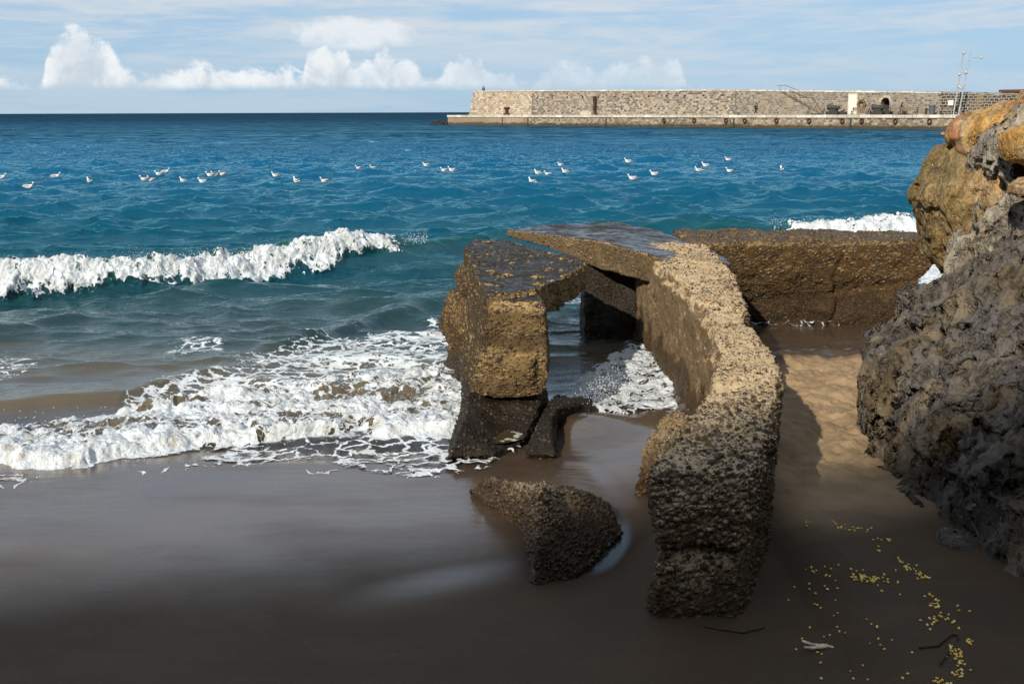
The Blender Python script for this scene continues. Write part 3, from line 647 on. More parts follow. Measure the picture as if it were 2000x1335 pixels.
# fallen pyramid-like block in the near sand
me = remesh([loft([[a(1040, 1150, -.1), a(1125, 1145, -.1), a(1222, 1046, -.1), a(1190, 990, -.1), a(1000, 960, -.1), a(912, 966, -.1), a(1018, 1045, -.1)],
                   [a(1045, 1143, .04), a(1122, 1126, .03), a(1212, 1040, .02), a(1185, 985, .05), a(1010, 950, .05), a(922, 958, .06), a(1020, 1030, .05)],
                   [W(1050, 1040, 5.02), W(1120, 1040, 5.25), W(1190, 1005, 5.65), W(1172, 975, 5.95), W(1010, 945, 6.25), W(945, 940, 6.1), W(1030, 990, 5.4)],
                   [W(1053, 954, 5.22), W(1090, 958, 5.45), W(1140, 965, 5.75), W(1122, 955, 5.9), W(1050, 947, 5.8), W(950, 934, 6.15), W(1045, 950, 5.35)]])], .0105)
rough(me, [(4, .025, 'n'), (14, .020, 'n'), (30, .010, 'n')], 91)
finish('fallen_block', me, M_peb, tuple(G(1080, 1080)), 'wedge-shaped pebble-studded concrete block lying alone on the near wet sand', 'concrete block', GR)

# slab leaning against the left face of the wall
me = remesh([loft([[a(1240, 990, -.08), a(1290, 990, -.05), V(1.08, 5.95, -.05), V(1.02, 6.6, -.05)],
                   [W(1252, 925, 6.15), W(1300, 945, 5.75), V(1.12, 5.95, .3), V(1.08, 6.6, .3)],
                   [W(1272, 850, 6.2), W(1325, 865, 5.75), V(1.2, 6.0, .5), V(1.14, 6.6, .5)],
                   [W(1290, 818, 6.3), W(1340, 822, 5.95), W(1348, 812, 6.1), W(1318, 806, 6.5)]])], .011)
rough(me, [(6, .06, 'n'), (17, .03, 'n')], 101)
finish('leaning_slab', me, M_gold, tuple(G(1280, 950)), 'ochre rough concrete slab leaning against the left face of the long wall', 'concrete slab', GR)

# big block on the right behind the passage
me = remesh([loft([[V(2.2, 12.3, -.6), V(4.95, 12.0, -.6), V(5.0, 13.0, -.6), V(2.2, 13.4, -.6)],
                   [V(2.2, 12.1, .1), V(4.93, 11.95, .1), V(5.0, 12.9, .1), V(2.2, 13.3, .1)],
                   [V(2.15, 11.9, .45), V(4.95, 11.95, .5), V(5.05, 12.9, .5), V(2.2, 13.2, .45)],
                   [V(2.15, 11.8, .70), V(5.12, 11.95, .72), V(5.2, 12.9, .72), V(2.15, 13.1, .7)],
                   [V(2.1, 11.75, .93), V(5.17, 11.95, .93), V(5.2, 12.8, .95), V(2.1, 12.9, .98)],
                   [V(2.15, 11.8, .98), V(5.12, 12.0, .98), V(5.15, 12.7, 1.0), V(2.2, 12.9, 1.02)]])], .018)
P_ = getv(me); Nn = getn(me); P_ -= Nn * (.05 * np.exp(-((P_[:, 0] - 3.95 - .04 * np.sin(P_[:, 2] * 9)) / .03) ** 2) * ss(.95, .7, P_[:, 2]))[:, None]; setv(me, P_)
rough(me, [(2.5, .07, 'n'), (8, .05, 'n'), (20, .03, 'n')], 111)
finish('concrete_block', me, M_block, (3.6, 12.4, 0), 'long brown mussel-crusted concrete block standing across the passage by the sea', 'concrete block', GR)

# ------------------------------------------------------------------ boulders on the right
def boulder(name, outl, y0, T, mat, label, voxel=.016, amps=None, seed=0, tilt=0, base=None, sq=.55, cv=0.):
    q = [W(u, v, y0) for u, v in outl]; cen = sum(q, Vector()) / len(q)
    rings = []
    for k in (-1, -.92, -.75, -.45, -.1, .3, .65, .9, 1):
        s_ = max(.05, (1 - abs(k) ** 2.4)) ** sq if abs(k) < 1 else .3
        rings.append([Vector((cen.x + (p.x - cen.x) * s_ + cv * k, y0 + k * T + (p.z - cen.z) * tilt, cen.z + (p.z - cen.z) * s_)) for p in q])
    me = remesh([loft(rings)], voxel, 3)
    rough(me, amps or [(1.3, .16, 'n'), (4, .09, 'n'), (2.2, .07, 'r'), (11, .035, 'n')], seed)
    c = (cen.x, y0, 0 if base is None else base)
    return finish(name, me, mat, c, label, 'boulder', 'boulders of the rocky bank')
boulder('boulder', [(1862, 276), (1840, 300), (1818, 335), (1798, 362), (1796, 390), (1806, 430), (1818, 470), (1826, 505), (1838, 532), (1856, 556), (1885, 545), (1905, 500), (1935, 440), (1940, 380), (1915, 320), (1890, 285)], 9.0, .75, M_olive, 'olive brown overhanging boulder whose lower tip hangs by the end of the far block', seed=201, amps=[(1.3, .14, 'n'), (4, .08, 'n'), (1.3, .13, 'r'), (3.4, .05, 'r'), (11, .03, 'n')])
boulder('boulder', [(2000, 186), (1940, 200), (1895, 214), (1866, 242), (1850, 268), (1858, 292), (1880, 312), (1915, 318), (1945, 290), (1975, 250), (2015, 225)], 8.9, .6, M_ochre, 'orange boulder with a reddish patch at the top left of the bank', seed=211, amps=[(1.6, .10, 'n'), (5, .06, 'n'), (2.5, .05, 'r'), (13, .025, 'n')])
boulder('boulder', [(2120, 180), (1985, 186), (1950, 215), (1925, 255), (1898, 310), (1872, 370), (1880, 425), (1912, 440), (1945, 410), (1970, 330), (2000, 300), (2120, 300)], 8.55, .55, M_ochre, 'long golden orange boulder running down the middle of the bank', seed=221, amps=[(1.6, .08, 'n'), (5, .05, 'n'), (2.5, .05, 'r'), (13, .025, 'n')])
boulder('boulder', [(2150, 170), (2010, 190), (1970, 228), (1930, 262), (1912, 310), (1928, 360), (1905, 420), (1880, 475), (1862, 535), (1860, 580), (1950, 630), (2150, 620)], 8.25, .6, M_pale, 'pale grey fissured boulder standing right of the golden one', seed=231, amps=[(1.3, .10, 'n'), (4, .08, 'n'), (2.4, .07, 'r'), (9, .06, 'v'), (13, .03, 'n')])
boulder('boulder', [(2110, 225), (1998, 232), (1962, 255), (1958, 290), (1968, 318), (2010, 330), (2110, 330)], 7.6, .42, M_ochre, 'rounded rusty orange boulder at the right edge above the pale one', voxel=.014, seed=241, amps=[(2, .07, 'n'), (6, .04, 'n'), (15, .02, 'n')])
boulder('boulder', [(2080, 338), (2000, 344), (1974, 360), (1972, 380), (2000, 392), (2080, 398)], 7.4, .3, M_ochre, 'small yellowish stone at the right edge under the rusty boulder', voxel=.013, seed=251, amps=[(3, .04, 'n'), (8, .03, 'n')])
boulder('boulder', [(2160, 385), (2060, 395), (2015, 415), (1990, 440), (1955, 475), (1925, 510), (1900, 560), (1910, 600), (2160, 630)], 7.75, .42, M_rock, 'dark grey creased boulder squeezed between the pale one and the large front rock', voxel=.014, seed=261, amps=[(1.5, .10, 'n'), (4, .07, 'n'), (2.4, .06, 'r'), (8, .05, 'v'), (14, .03, 'n')])
lv = [(-.35, [(2.55, 7.2), (2.30, 6.4), (2.30, 5.75), (2.28, 4.75), (2.33, 4.3), (2.52, 3.4), (6, 3.0), (6, 9), (3, 8.5)]),
      (.15, [(2.50, 7.2), (2.24, 6.5), (2.23, 5.85), (2.23, 4.95), (2.31, 4.28), (2.55, 3.4), (6, 3.0), (6, 9), (3, 8.5)]),
      (.5, [(2.58, 7.3), (2.24, 6.6), (2.27, 6.0), (2.36, 5.1), (2.46, 4.35), (2.72, 3.4), (6, 3.0), (6, 9), (3, 8.4)]),
      (.85, [(2.70, 7.45), (2.38, 6.8), (2.40, 6.15), (2.55, 5.2), (2.75, 4.4), (3.1, 3.4), (6, 3.0), (6, 9), (3.2, 8.4)]),
      (1.08, [(2.92, 7.5), (2.70, 6.9), (2.64, 6.2), (2.72, 5.3), (2.9, 4.5), (3.3, 3.6), (6, 3.0), (6, 9), (3.4, 8.3)]),
      (1.3, [(3.22, 7.4), (3.02, 6.8), (2.92, 6.2), (2.95, 5.3), (3.1, 4.6), (3.6, 3.7), (6, 3.2), (6, 8.8), (3.7, 8.0)]),
      (1.52, [(3.50, 7.2), (3.30, 6.7), (3.2, 6.0), (3.22, 5.3), (3.4, 4.7), (3.9, 4.0), (6, 3.6), (6, 8.5), (4.0, 7.8)]),
      (1.72, [(3.85, 7.0), (3.65, 6.5), (3.55, 5.9), (3.6, 5.3), (3.8, 4.9), (4.2, 4.3), (6, 4), (6, 8), (4.3, 7.4)]),
      (1.95, [(4.4, 6.6), (4.3, 6.3), (4.2, 5.8), (4.2, 5.4), (4.4, 5.2), (4.7, 4.9), (5.8, 4.8), (5.8, 7), (4.8, 6.8)])]
me = remesh([loft([lvl(z, p) for z, p in lv])], .0145, 5)
P_ = getv(me); P_[:, 0] += .10; setv(me, P_)
rough(me, [(.9, .30, 'n'), (2.6, .13, 'n'), (1.4, .16, 'v'), (1.2, .13, 'r'), (7, .035, 'n'), (4.5, .035, 'v')], 301)
finish('boulder', me, M_rock, (3.5, 5.8, 0), 'huge dark grey pitted rock filling the right foreground beside the passage', 'boulder', 'boulders of the rocky bank')

# ------------------------------------------------------------------ unseen shade caster added behind the camera, its ridge shaped to shade the near beach
SUN_EL, SUN_AZ = R(30), R(30)       # light travels towards +y turned 30 deg to +x
tdir = Vector((math.sin(SUN_AZ) * math.cos(SUN_EL), math.cos(SUN_AZ) * math.cos(SUN_EL), -math.sin(SUN_EL)))
EDGE = 5.6
def ridge(x0):      # height of ridge at plan position so that its shadow falls along y = EDGE
    return None
hx = np.concatenate([np.linspace(-200, -42, 50), np.linspace(-41, -14, 136), np.linspace(-13, 160, 60)]); DH = 58.0; yr = EDGE - DH * math.cos(SUN_AZ)
rowsY = [yr + 26, yr + 14, yr + 6, yr + 1, yr, yr - 20, yr - 60]; hf = [0, .35, .8, .97, 1, 1.0, .6]
Hh = DH * math.tan(SUN_EL)
XX, YY = np.meshgrid(hx, np.array(rowsY)); rid = Hh + .5 * (fbm(hx * .8, hx * 0, None, 5, 400, .7) - .5) + (np.interp(hx + DH * math.sin(SUN_AZ), [-8, -3, 0, .5, 1.4, 2, 3, 7], [4.4, 4.95, 5.85, 6.15, 6.45, 6.75, 6.95, 7.8]) - EDGE) * math.tan(SUN_EL) / math.cos(SUN_AZ)
ZZ = np.array(hf)[:, None] * rid[None, :]
me = gridmesh('shade_caster', XX, YY, ZZ)
M_caster = simple('shade_caster_brown', (.10, .095, .06), .9, .4, .4)
o = link('shade_caster', me, M_caster); props(o, kind='structure')

# ------------------------------------------------------------------ the distant quay
def stone(name, c1, c2, c3, mortar, sx, sz, msz=.03, low_dark=None, mix2=.5):
    m, nt, b = material(name); P = nt.obj(); X = nt.xyz(P)
    wv = nt.noise(P, 1.3, 2, .5, col=True)
    Pw = nt.n.new('ShaderNodeVectorMath'); Pw.operation = 'MULTIPLY_ADD'; nt.set(Pw.inputs[0], wv); Pw.inputs[1].default_value = (.34, 0, .30); nt.set(Pw.inputs[2], P)
    X2 = nt.xyz(Pw.outputs[0]); cb = nt.n.new('ShaderNodeCombineXYZ'); nt.set(cb.inputs[0], X2[0]); nt.set(cb.inputs[1], X2[2])
    br = nt.n.new('ShaderNodeTexBrick'); nt.set(br.inputs['Vector'], cb.outputs[0]); br.inputs['Scale'].default_value = 1; br.inputs['Brick Width'].default_value = sx; br.inputs['Row Height'].default_value = sz
    br.inputs['Mortar Size'].default_value = msz; br.inputs['Mortar Smooth'].default_value = .4; br.inputs['Color1'].default_value = (0, 0, 0, 1); br.inputs['Color2'].default_value = (1, 1, 1, 1); br.inputs['Mortar'].default_value = (.5, .5, .5, 1); br.offset = .5
    patch = nt.noise(P, .12, 4, .6)
    rv = nt.m('ADD', nt.xyz(br.outputs['Color'])[0], nt.m('MULTIPLY', nt.m('SUBTRACT', patch, .5), 1.3), clamp=True)
    col = nt.ramp(rv, [(0, c1), (.35, c2), (.65, c3), (.85, tuple(min(1, c * 1.25) for c in c3)), (1, c2)])
    col = nt.mix(nt.sm(nt.noise(P, 2.2, 4, .7), .35, .7, 0., .5), col, nt.mix(1, col, (.55, .52, .5), 'MULTIPLY'))
    col = nt.mix(br.outputs['Fac'], col, mortar)
    col = nt.mix(nt.sm(nt.noise(nt.mp(P, (1, 1, .5)), .32, 4, .6), .56, .7, 0., .35), col, (.36, .25, .14))
    if low_dark is not None:
        k = nt.sm(nt.m('ADD', X[2], nt.m('MULTIPLY', nt.m('SUBTRACT', nt.noise(P, .8, 4), .5), .7)), low_dark + .25, low_dark - .15)
        col = nt.mix(nt.m('MULTIPLY', k, .9), col, (.05, .038, .014))
    nt.set(b.inputs['Base Color'], col); b.inputs['Roughness'].default_value = .9
    nt.set(b.inputs['Normal'], nt.bump(nt.m('ADD', nt.m('MULTIPLY', br.outputs['Fac'], -1), nt.noise(P, 6, 4)), .8, .08))
    return m
M_stL = stone('pale_tan_ashlar', (.27, .215, .155), (.42, .345, .26), (.52, .44, .34), (.46, .40, .32), .62, .36, .025)
M_stM = stone('mixed_grey_rubble', (.075, .07, .066), (.21, .18, .145), (.40, .34, .27), (.38, .33, .27), .52, .34, .045)
M_stR = stone('grey_rubble_with_light_joints', (.09, .085, .08), (.19, .17, .15), (.33, .28, .22), (.34, .30, .25), .44, .32, .05)
M_stD = stone('dark_lava_stone_with_white_joints', (.03, .03, .032), (.055, .05, .05), (.09, .08, .07), (.42, .37, .30), .6, .38, .05)
M_stQ = stone('quay_rubble', (.12, .10, .08), (.26, .21, .15), (.40, .34, .26), (.33, .28, .21), .5, .34, .04, low_dark=.45)
M_qp = stone('quay_plaster', (.28, .22, .15), (.34, .27, .19), (.38, .31, .23), (.30, .24, .17), 4.5, 2.5, .02, low_dark=.5)
M_cope = stone('pale_coping_stone', (.50, .46, .38), (.60, .55, .46), (.66, .61, .52), (.3, .27, .22), 1.6, .8, .02)
M_rust = simple('rusty_iron', (.075, .030, .018), .85, .5, 3)
M_iron = simple('dark_iron', (.03, .028, .028), .6, .3, 3)
M_steel = simple('galvanised_steel', (.42, .43, .44), .45, .15, 3, .3)
M_wood = simple('grey_bench_wood', (.20, .15, .11), .8, .3, 3)
M_glass = simple('lamp_glass', (.5, .5, .5), .2, .1)
M_white = simple('white_painted_panel', (.74, .70, .60), .8, .08, 2)
M_blk = simple('black_cloth', (.008, .008, .010), .9, .4); M_skin = simple('skin', (.42, .26, .18), .6, .1); M_hair = simple('dark_hair', (.02, .015, .012), .7, .2)
M_teal = simple('teal_jacket_cloth', (.01, .07, .10), .8, .3); M_shoe = simple('white_shoe', (.75, .75, .75), .6, .05); M_navy = simple('navy_cloth', (.012, .016, .035), .9, .3)
A = G(875, 244.5); B = G(1850, 253.5)
dirq = (B - A).normalized(); perp = Vector((-dirq.y, dirq.x, 0)); perp = perp if perp.y > 0 else -perp
ANG = math.atan2(dirq.y, dirq.x)
def S(u, back=0.):
    r = ray(u, 218.6 - .0034 * (u - 1000)); O = A + perp * back
    # solve t*r = O + s*dirq in plan
    det = r.x * (-dirq.y) + dirq.x * r.y
    s_ = (r.x * O.y - r.y * O.x) / (r.x * (-dirq.y) + dirq.x * r.y) * -1
    # verify orientation
    p1 = O + dirq * s_
    if abs(p1.x * r.y - p1.y * r.x) > 1e-3 * abs(p1.y): s_ = -s_
    return s_
def zq(u, v, back=0.):
    p = A + perp * back + dirq * S(u, back); return W(u, v, p.y).z
def qplace(o, s=0., back=0., z=0.):
    p = A + dirq * s + perp * back; o.location = (p.x, p.y, z); o.rotation_euler = (0, 0, ANG); return o
DK = 1.95; BK = 5.5
# quay deck and face, in three stretches
root = empty('stone_quay', (0, 0, 0)); qplace(root); props(root, 'long low stone quay with a pale coping along the harbour water', 'quay')
sA, sB, sC, sD = 0., S(1030), S(1184), S(1990) + 40
bm = bmesh.new(); box(bm, sA, sB, 0, 30, -2, DK - .42); frombm('plaster_face', bm, M_qp, root)
bm = bmesh.new(); box(bm, sB, sD, .06, 30, -2, DK - .42); frombm('rubble_face', bm, M_stQ, root)
bm = bmesh.new()
x = sA - .1
rr = random.Random(5)
while x < sD:
    wd = rr.uniform(1.5, 2.4); xx = (x + .02, x + wd - .02)
    if not (S(1150) < x < S(1180) and rr.random() < .5): box(bm, xx[0], xx[1], -.14, 1.1, DK - .42, DK - rr.uniform(0, .03))
    x += wd
frombm('coping', bm, M_cope, root)
bm = bmesh.new(); box(bm, sA, sD, 1.1, 30, DK - .42, DK - .02); frombm('deck', bm, simple('quay_paving', (.30, .26, .21), .9, .2, .6), root)
for u in (981, 1031, 1184, 1434, 1663):
    bm = bmesh.new(); s_ = S(u); box(bm, s_ - .1, s_ + .1, -.05, .3, -.3, DK - .45); frombm('joint', bm, M_iron, root)
# mooring rings
M0 = None; RG = 'rusty mooring rings on the quay face'
for i, u in enumerate((1298, 1357, 1419, 1456, 1518, 1582, 1647, 1685, 1751, 1818)):
    if M0 is None:
        bm = bmesh.new()
        for k in range(20):
            a0, a1 = k * math.pi / 10, (k + 1) * math.pi / 10
            tube(bm, [(.22 * math.cos(a0), -.12, .34 * math.sin(a0)), (.22 * math.cos(a1), -.12, .34 * math.sin(a1))], .12, 6)
        box(bm, -.22, .22, -.1, .12, .2, .62); M0 = frombm('mooring_ring', bm, M_rust); o = M0
    else: o = M0.copy(); COL.objects.link(o)
    qplace(o, S(u), 0, DK - .85)
    ords = ['first', 'second', 'third', 'fourth', 'fifth', 'sixth', 'seventh', 'eighth', 'ninth', 'tenth']
    props(o, 'rusty mooring ring on the quay face, %s of ten from the left' % ords[i], 'mooring ring', RG)
# walls on the quay
def wallseg(name, u0_, u1_, v0_, v1_, mat, label, back=BK, th=5., batter=0., extra=None):
    s0, s1 = S(u0_, back), S(u1_, back); z0, z1 = zq(u0_, v0_, back), zq(u1_, v1_, back)
    r = empty(name, (0, 0, 0)); qplace(r, s0, back, DK - .02); L = s1 - s0; z0 -= DK; z1 -= DK
    bm = bmesh.new(); vs = [bm.verts.new(p) for p in ((-batter, -batter * .6, -.3), (L, -.35, -.3), (L, th, -.3), (-batter, th, -.3), (0, 0, z0 - .22), (L, 0, z1 - .22), (L, th, z1 - .22), (0, th, z0 - .22))]
    for f_ in ((0, 3, 2, 1), (4, 5, 6, 7), (0, 1, 5, 4), (1, 2, 6, 5), (2, 3, 7, 6), (3, 0, 4, 7)): bm.faces.new([vs[i] for i in f_])
    if extra is None: frombm('wall_face', bm, mat, r)
    bm2 = bmesh.new(); n = max(2, int(L / 1.8)); q = random.Random(int(u0_))
    for k in range(n):
        a0, a1 = L * k / n, L * (k + 1) / n; zz = z0 + (z1 - z0) * k / n
        box(bm2, a0 + .02, a1 - .02, -.08, 1.2, zz - .22, zz + q.uniform(-.03, .03))
    frombm('coping', bm2, M_cope if mat is not M_stD else M_stR, r)
    if mat in (M_stL, M_stM):
        h_ = bmesh.new(); s_ = 1.2
        while s_ < L: box(h_, s_, s_ + .22, -.14, .1, z0 - 1.55, z0 - 1.3); s_ += 3.6
        frombm('drain_holes', h_, M_iron, r)
    props(r, label, 'wall', 'stone walls on the quay'); return r, bm if extra else None, L, z0, z1
wallseg('stone_wall', 925, 1040, 177, 176, M_stL, 'pale tan end section of the quay wall, nearest the open sea', batter=.9)
wallseg('stone_wall', 1040, 1435, 176, 175, M_stM, 'mottled grey and tan middle section of the quay wall', back=BK - .15)
r3, bmw, L3_, z30, z31 = wallseg('stone_wall', 1435, 1835, 175, 179.5, M_stR, 'grey rubble section of the quay wall with archway, stairs and white panel', extra=True)
bmw.free()
# front face with a real arched opening
s0 = S(1435, BK); ua = S(1728, BK) - s0; aw, ah = .62, 1.75
bm = bmesh.new()
def zt(s): return z30 + (z31 - z30) * s / L3_ - .22
pts = [(0, -.3), (ua - aw, -.3), (ua - aw, ah)] + [(ua - aw * math.cos(k * math.pi / 10), ah + aw * math.sin(k * math.pi / 10)) for k in range(1, 10)] + [(ua + aw, ah), (ua + aw, -.3), (L3_, -.3), (L3_, zt(L3_)), (0, zt(0))]
fv = [bm.verts.new((p[0], 0, p[1])) for p in pts]; f_ = bm.faces.new(fv)
ex_ = bmesh.ops.extrude_face_region(bm, geom=[f_]); bmesh.ops.translate(bm, vec=(0, 5, 0), verts=[e for e in ex_['geom'] if isinstance(e, bmesh.types.BMVert)])
bmesh.ops.triangulate(bm, faces=bm.faces[:]); frombm('wall_face', bm, M_stR, r3)
bm = bmesh.new(); box(bm, ua - .9, ua + .9, 1.6, 1.75, -.2, 3.2); frombm('arch_infill', bm, M_iron, r3)  # dark panel closing off the archway
bm = bmesh.new()
for k in range(9):
    a0, a1 = k * math.pi / 9, (k + 1) * math.pi / 9 - .03
    vs = [bm.verts.new((ua - r_ * math.cos(t_), y_, ah + r_ * math.sin(t_))) for y_ in (-.09, .05) for r_, t_ in ((aw, a0), (aw, a1), (aw + .38, a1), (aw + .38, a0))]
    for f_ in ((0, 1, 2, 3), (7, 6, 5, 4), (0, 4, 5, 1), (1, 5, 6, 2), (2, 6, 7, 3), (3, 7, 4, 0)): bm.faces.new([vs[i] for i in f_])
frombm('arch_stones', bm, M_stL, r3)
bm = bmesh.new(); s_ = S(1665, BK) - s0; box(bm, s_ - .75, s_ + .75, -.14, .2, 0, zt(s_) - .05); frombm('panel_frame', bm, M_cope, r3)
bm = bmesh.new(); box(bm, s_ - .58, s_ + .58, -.19, -.1, .12, zt(s_) - .3); pn = frombm('white_panel', bm, M_white, r3)
# stairs
s1_, s2_ = S(1528, BK) - s0, S(1608, BK) - s0; n = 20
bm = bmesh.new(); htop = zt(s1_) - .1
for k in range(n):
    a0 = s1_ + (s2_ - s1_) * k / n; box(bm, a0, a0 + (s2_ - s1_) / n, -1.1, -.003, -.1, htop * (1 - (k + .5) / n) + .05)
frombm('stairs', bm, M_stR, r3)
bm = bmesh.new()
tube(bm, [(s1_ - .6, -1.05, htop + 1.0), (s1_ + .9, -1.05, htop + 1.0), (s1_ + 4, -1.05, htop * .68 + .9), (s1_ + 5.0, -1.05, htop * .66 + .9), (s2_, -1.05, 1.0)], .035, 6)
for k in range(9):
    t_ = k / 8; tube(bm, [(s1_ + (s2_ - s1_) * t_, -1.05, htop * (1 - t_)), (s1_ + (s2_ - s1_) * t_, -1.05, htop * (1 - t_) + .97)], .025, 5)
frombm('handrail', bm, M_iron, r3)
wallseg('stone_wall', 1835, 2140, 179.5, 186, M_stD, 'dark stone section of the quay wall with light joints behind the lamp posts', back=BK - .4)
# small notice on the dark wall
bm = bmesh.new(); box(bm, -.35, .35, -.06, .03, -.35, .35); o = frombm('notice_board', bm, M_white); qplace(o, S(1860, BK), BK - .83, zq(1860, 201, BK)); props(o, 'small white square notice on the dark wall left of the lamp posts', 'sign')
# roof corner above the far right end
bm = bmesh.new(); box(bm, -3, 6, 0, 5, -.3, .3); box(bm, -3.3, 6.3, -.3, 5.3, .3, .62); o = frombm('hut_roof', bm, simple('dark_red_roof', (.10, .035, .025), .8, .3)); qplace(o, S(1995, BK), BK + 1, zq(1995, 184, BK)); props(o, 'dark red flat roof above the far right end of the wall', 'roof')
# bollard, beam, bench, bin, planter, lamp posts
bm = bmesh.new(); tube(bm, [(0, 0, 0), (0, 0, .25), (0, 0, .3), (0, 0, .95), (0, 0, 1.05), (0, 0, 1.35), (0, 0, 1.42)], [.62, .62, .36, .33, .6, .62, .4], 12); o = frombm('mooring_bollard', bm, M_rust); qplace(o, S(990, 1), 1., DK); props(o, 'big rusty iron bollard on the quay edge near its seaward end', 'bollard')
bm = bmesh.new(); box(bm, -.2, .2, -.2, .2, 0, 3.1); box(bm, -.25, .25, -.25, .25, 3.1, 3.2); box(bm, .2, .45, -.1, .1, 0, .5); o = frombm('rusty_post', bm, M_rust); qplace(o, S(1162, BK - .6), BK - .8, DK); props(o, 'tall rusty iron post against the mottled wall', 'post')
bm = bmesh.new(); box(bm, -1.2, 1.2, -.6, .3, 0, .6); box(bm, -.9, .6, -.5, .2, .6, .75); o = frombm('stone_block', bm, M_cope); qplace(o, S(1150, BK - 1), BK - 1.2, DK); props(o, 'pale stone block on the quay beside the tall rusty post', 'stone block')
def bench(u, back, label, w=2.6):
    r = empty('bench', (0, 0, 0)); qplace(r, S(u, back), back, DK); props(r, label, 'bench', 'benches along the quay')
    bm = bmesh.new()
    for k in range(4): box(bm, -w / 2, w / 2, -.3 + k * .14, -.19 + k * .14, .45, .50)
    frombm('seat', bm, M_wood, r)
    bm = bmesh.new()
    for k in range(3): box(bm, -w / 2, w / 2, .30 + .02 * k, .34 + .02 * k, .58 + .15 * k, .70 + .15 * k)
    frombm('backrest', bm, M_wood, r)
    for x in (-w / 2 + .12, w / 2 - .12):
        bm = bmesh.new(); box(bm, x - .05, x + .05, -.3, -.22, 0, .45); box(bm, x - .05, x + .05, .24, .3, 0, 1.0); box(bm, x - .05, x + .05, -.3, .3, .40, .448); frombm('leg', bm, M_iron, r)
    return r
bench(1593, 2.6, 'slatted bench below the foot of the quay stairs')
bench(1680, 2.6, 'slatted bench right of the white panel by the wreath')
bench(1754, 3.6, 'dark slatted bench right of the archway, left one of the close pair')
bench(1774, 2.6, 'slatted bench right of the archway, right one of the close pair')
bench(1856, 2.4, 'slatted bench beside the lamp posts where someone sits')
def capstan(u, label):
    r = empty('old_cannon', (0, 0, 0)); qplace(r, S(u, 4.), 4., DK); props(r, label, 'cannon', 'old iron pieces on the quay')
    bm = bmesh.new(); box(bm, -.9, .9, -.5, .5, 0, .45); box(bm, -.5, .6, -.4, .4, .45, .8); frombm('carriage', bm, M_iron, r)
    bm = bmesh.new(); tube(bm, [(-.8, 0, 1.05), (-.5, 0, 1.05), (0, 0, 1.0), (.9, 0, .95)], [.42, .4, .32, .26], 10); frombm('barrel', bm, M_iron, r)
    bm = bmesh.new(); box(bm, 1.2, 2.1, -.3, .3, 0, .42); box(bm, 1.3, 1.6, -.25, .25, .42, .6); frombm('chock', bm, M_iron, r)
capstan(1627, 'dark old iron cannon on its mount left of the white panel')
capstan(1714, 'dark old iron cannon on its mount just left of the archway')
bm = bmesh.new()
for k in range(24):
    a0, a1 = k * math.pi / 12, (k + 1) * math.pi / 12; q_ = random.Random(k).uniform(.8, 1.2)
    tube(bm, [(.48 * math.cos(a0), 0, .55 * math.sin(a0)), (.48 * math.cos(a1), 0, .55 * math.sin(a1))], .20 * q_, 6)
o = frombm('wreath', bm, simple('dried_wreath', (.16, .11, .04), .9, .5, 8)); qplace(o, S(1683, BK), BK - .3, zq(1683, 204, BK)); props(o, 'round brown wreath hung on the wall between white panel and archway', 'wreath')
bm = bmesh.new(); tube(bm, [(0, 0, 0), (0, 0, 1.0), (0, 0, 1.05), (0, 0, 1.25), (0, 0, 1.3)], [.36, .40, .44, .44, .25], 14); o = frombm('litter_bin', bm, simple('grey_bin', (.08, .10, .12), .5, .2)); qplace(o, S(1820, 3.4), 3.4, DK); props(o, 'round grey litter bin before the end of the rubble wall', 'litter bin')
bm = bmesh.new(); tube(bm, [(0, 0, 0), (0, 0, .8), (0, 0, .9)], [.16, .16, .1], 10); o = frombm('short_post', bm, M_iron); qplace(o, S(1809, 3.4), 3.4, DK); props(o, 'short dark post just left of the round grey litter bin', 'post')
bm = bmesh.new(); tube(bm, [(0, 0, 0), (0, 0, .9)], .05, 6); tube(bm, [(0, 0, .6), (0, 0, 1.15), (0, 0, 1.25)], [.22, .26, .1], 10); o = frombm('litter_bin', bm, simple('pale_bin', (.22, .24, .25), .5, .2)); qplace(o, S(1435, 3.6), 3.6, DK); props(o, 'small litter bin on a pole left of the walking person', 'litter bin')
def lamp(u, ut, vt, arm, label):
    back = 1.9; p = A + perp * back + dirq * S(u, back); zt_ = W(ut, vt, p.y).z
    r = empty('lamp_post', (0, 0, 0)); qplace(r, S(u, back), back, DK); h = zt_ - DK; lx = S(ut, back) - S(u, back); props(r, label, 'lamp post', 'tall steel lamp posts on the quay')
    bm = bmesh.new(); tube(bm, [(0, 0, 0), (lx, 0, h)], [.11, .07], 10); frombm('pole', bm, M_steel, r)
    bm = bmesh.new(); box(bm, -.25, .25, -.25, .25, 0, .06); frombm('base_plate', bm, M_steel, r)
    for (dx, dz) in arm:
        zz = h + dz; bx = lx * zz / h
        bm = bmesh.new(); tube(bm, [(bx, 0, zz), (bx + dx, 0, zz + .05)], .05, 6); frombm('arm', bm, M_steel, r)
        hd = bmesh.new(); ell(hd, (bx + dx * 1.05, -.1, zz), (.2, .16, .2), 10, 8); lh = frombm('floodlight', hd, M_steel, r, True)
        gd = bmesh.new(); ell(gd, (bx + dx * 1.05, -.2, zz - .03), (.15, .09, .15), 10, 6); frombm('lens', gd, M_glass, lh, True)
lamp(1863, 1871, 102, [(.12, -.1), (.75, -2.6), (.2, -4.4)], 'tall thin steel lamp post, left one of the leaning pair')
lamp(1873, 1885, 100, [(1.4, -.9), (-.8, -2.9), (-.35, -4.7)], 'tall thin steel lamp post, right one of the leaning pair')

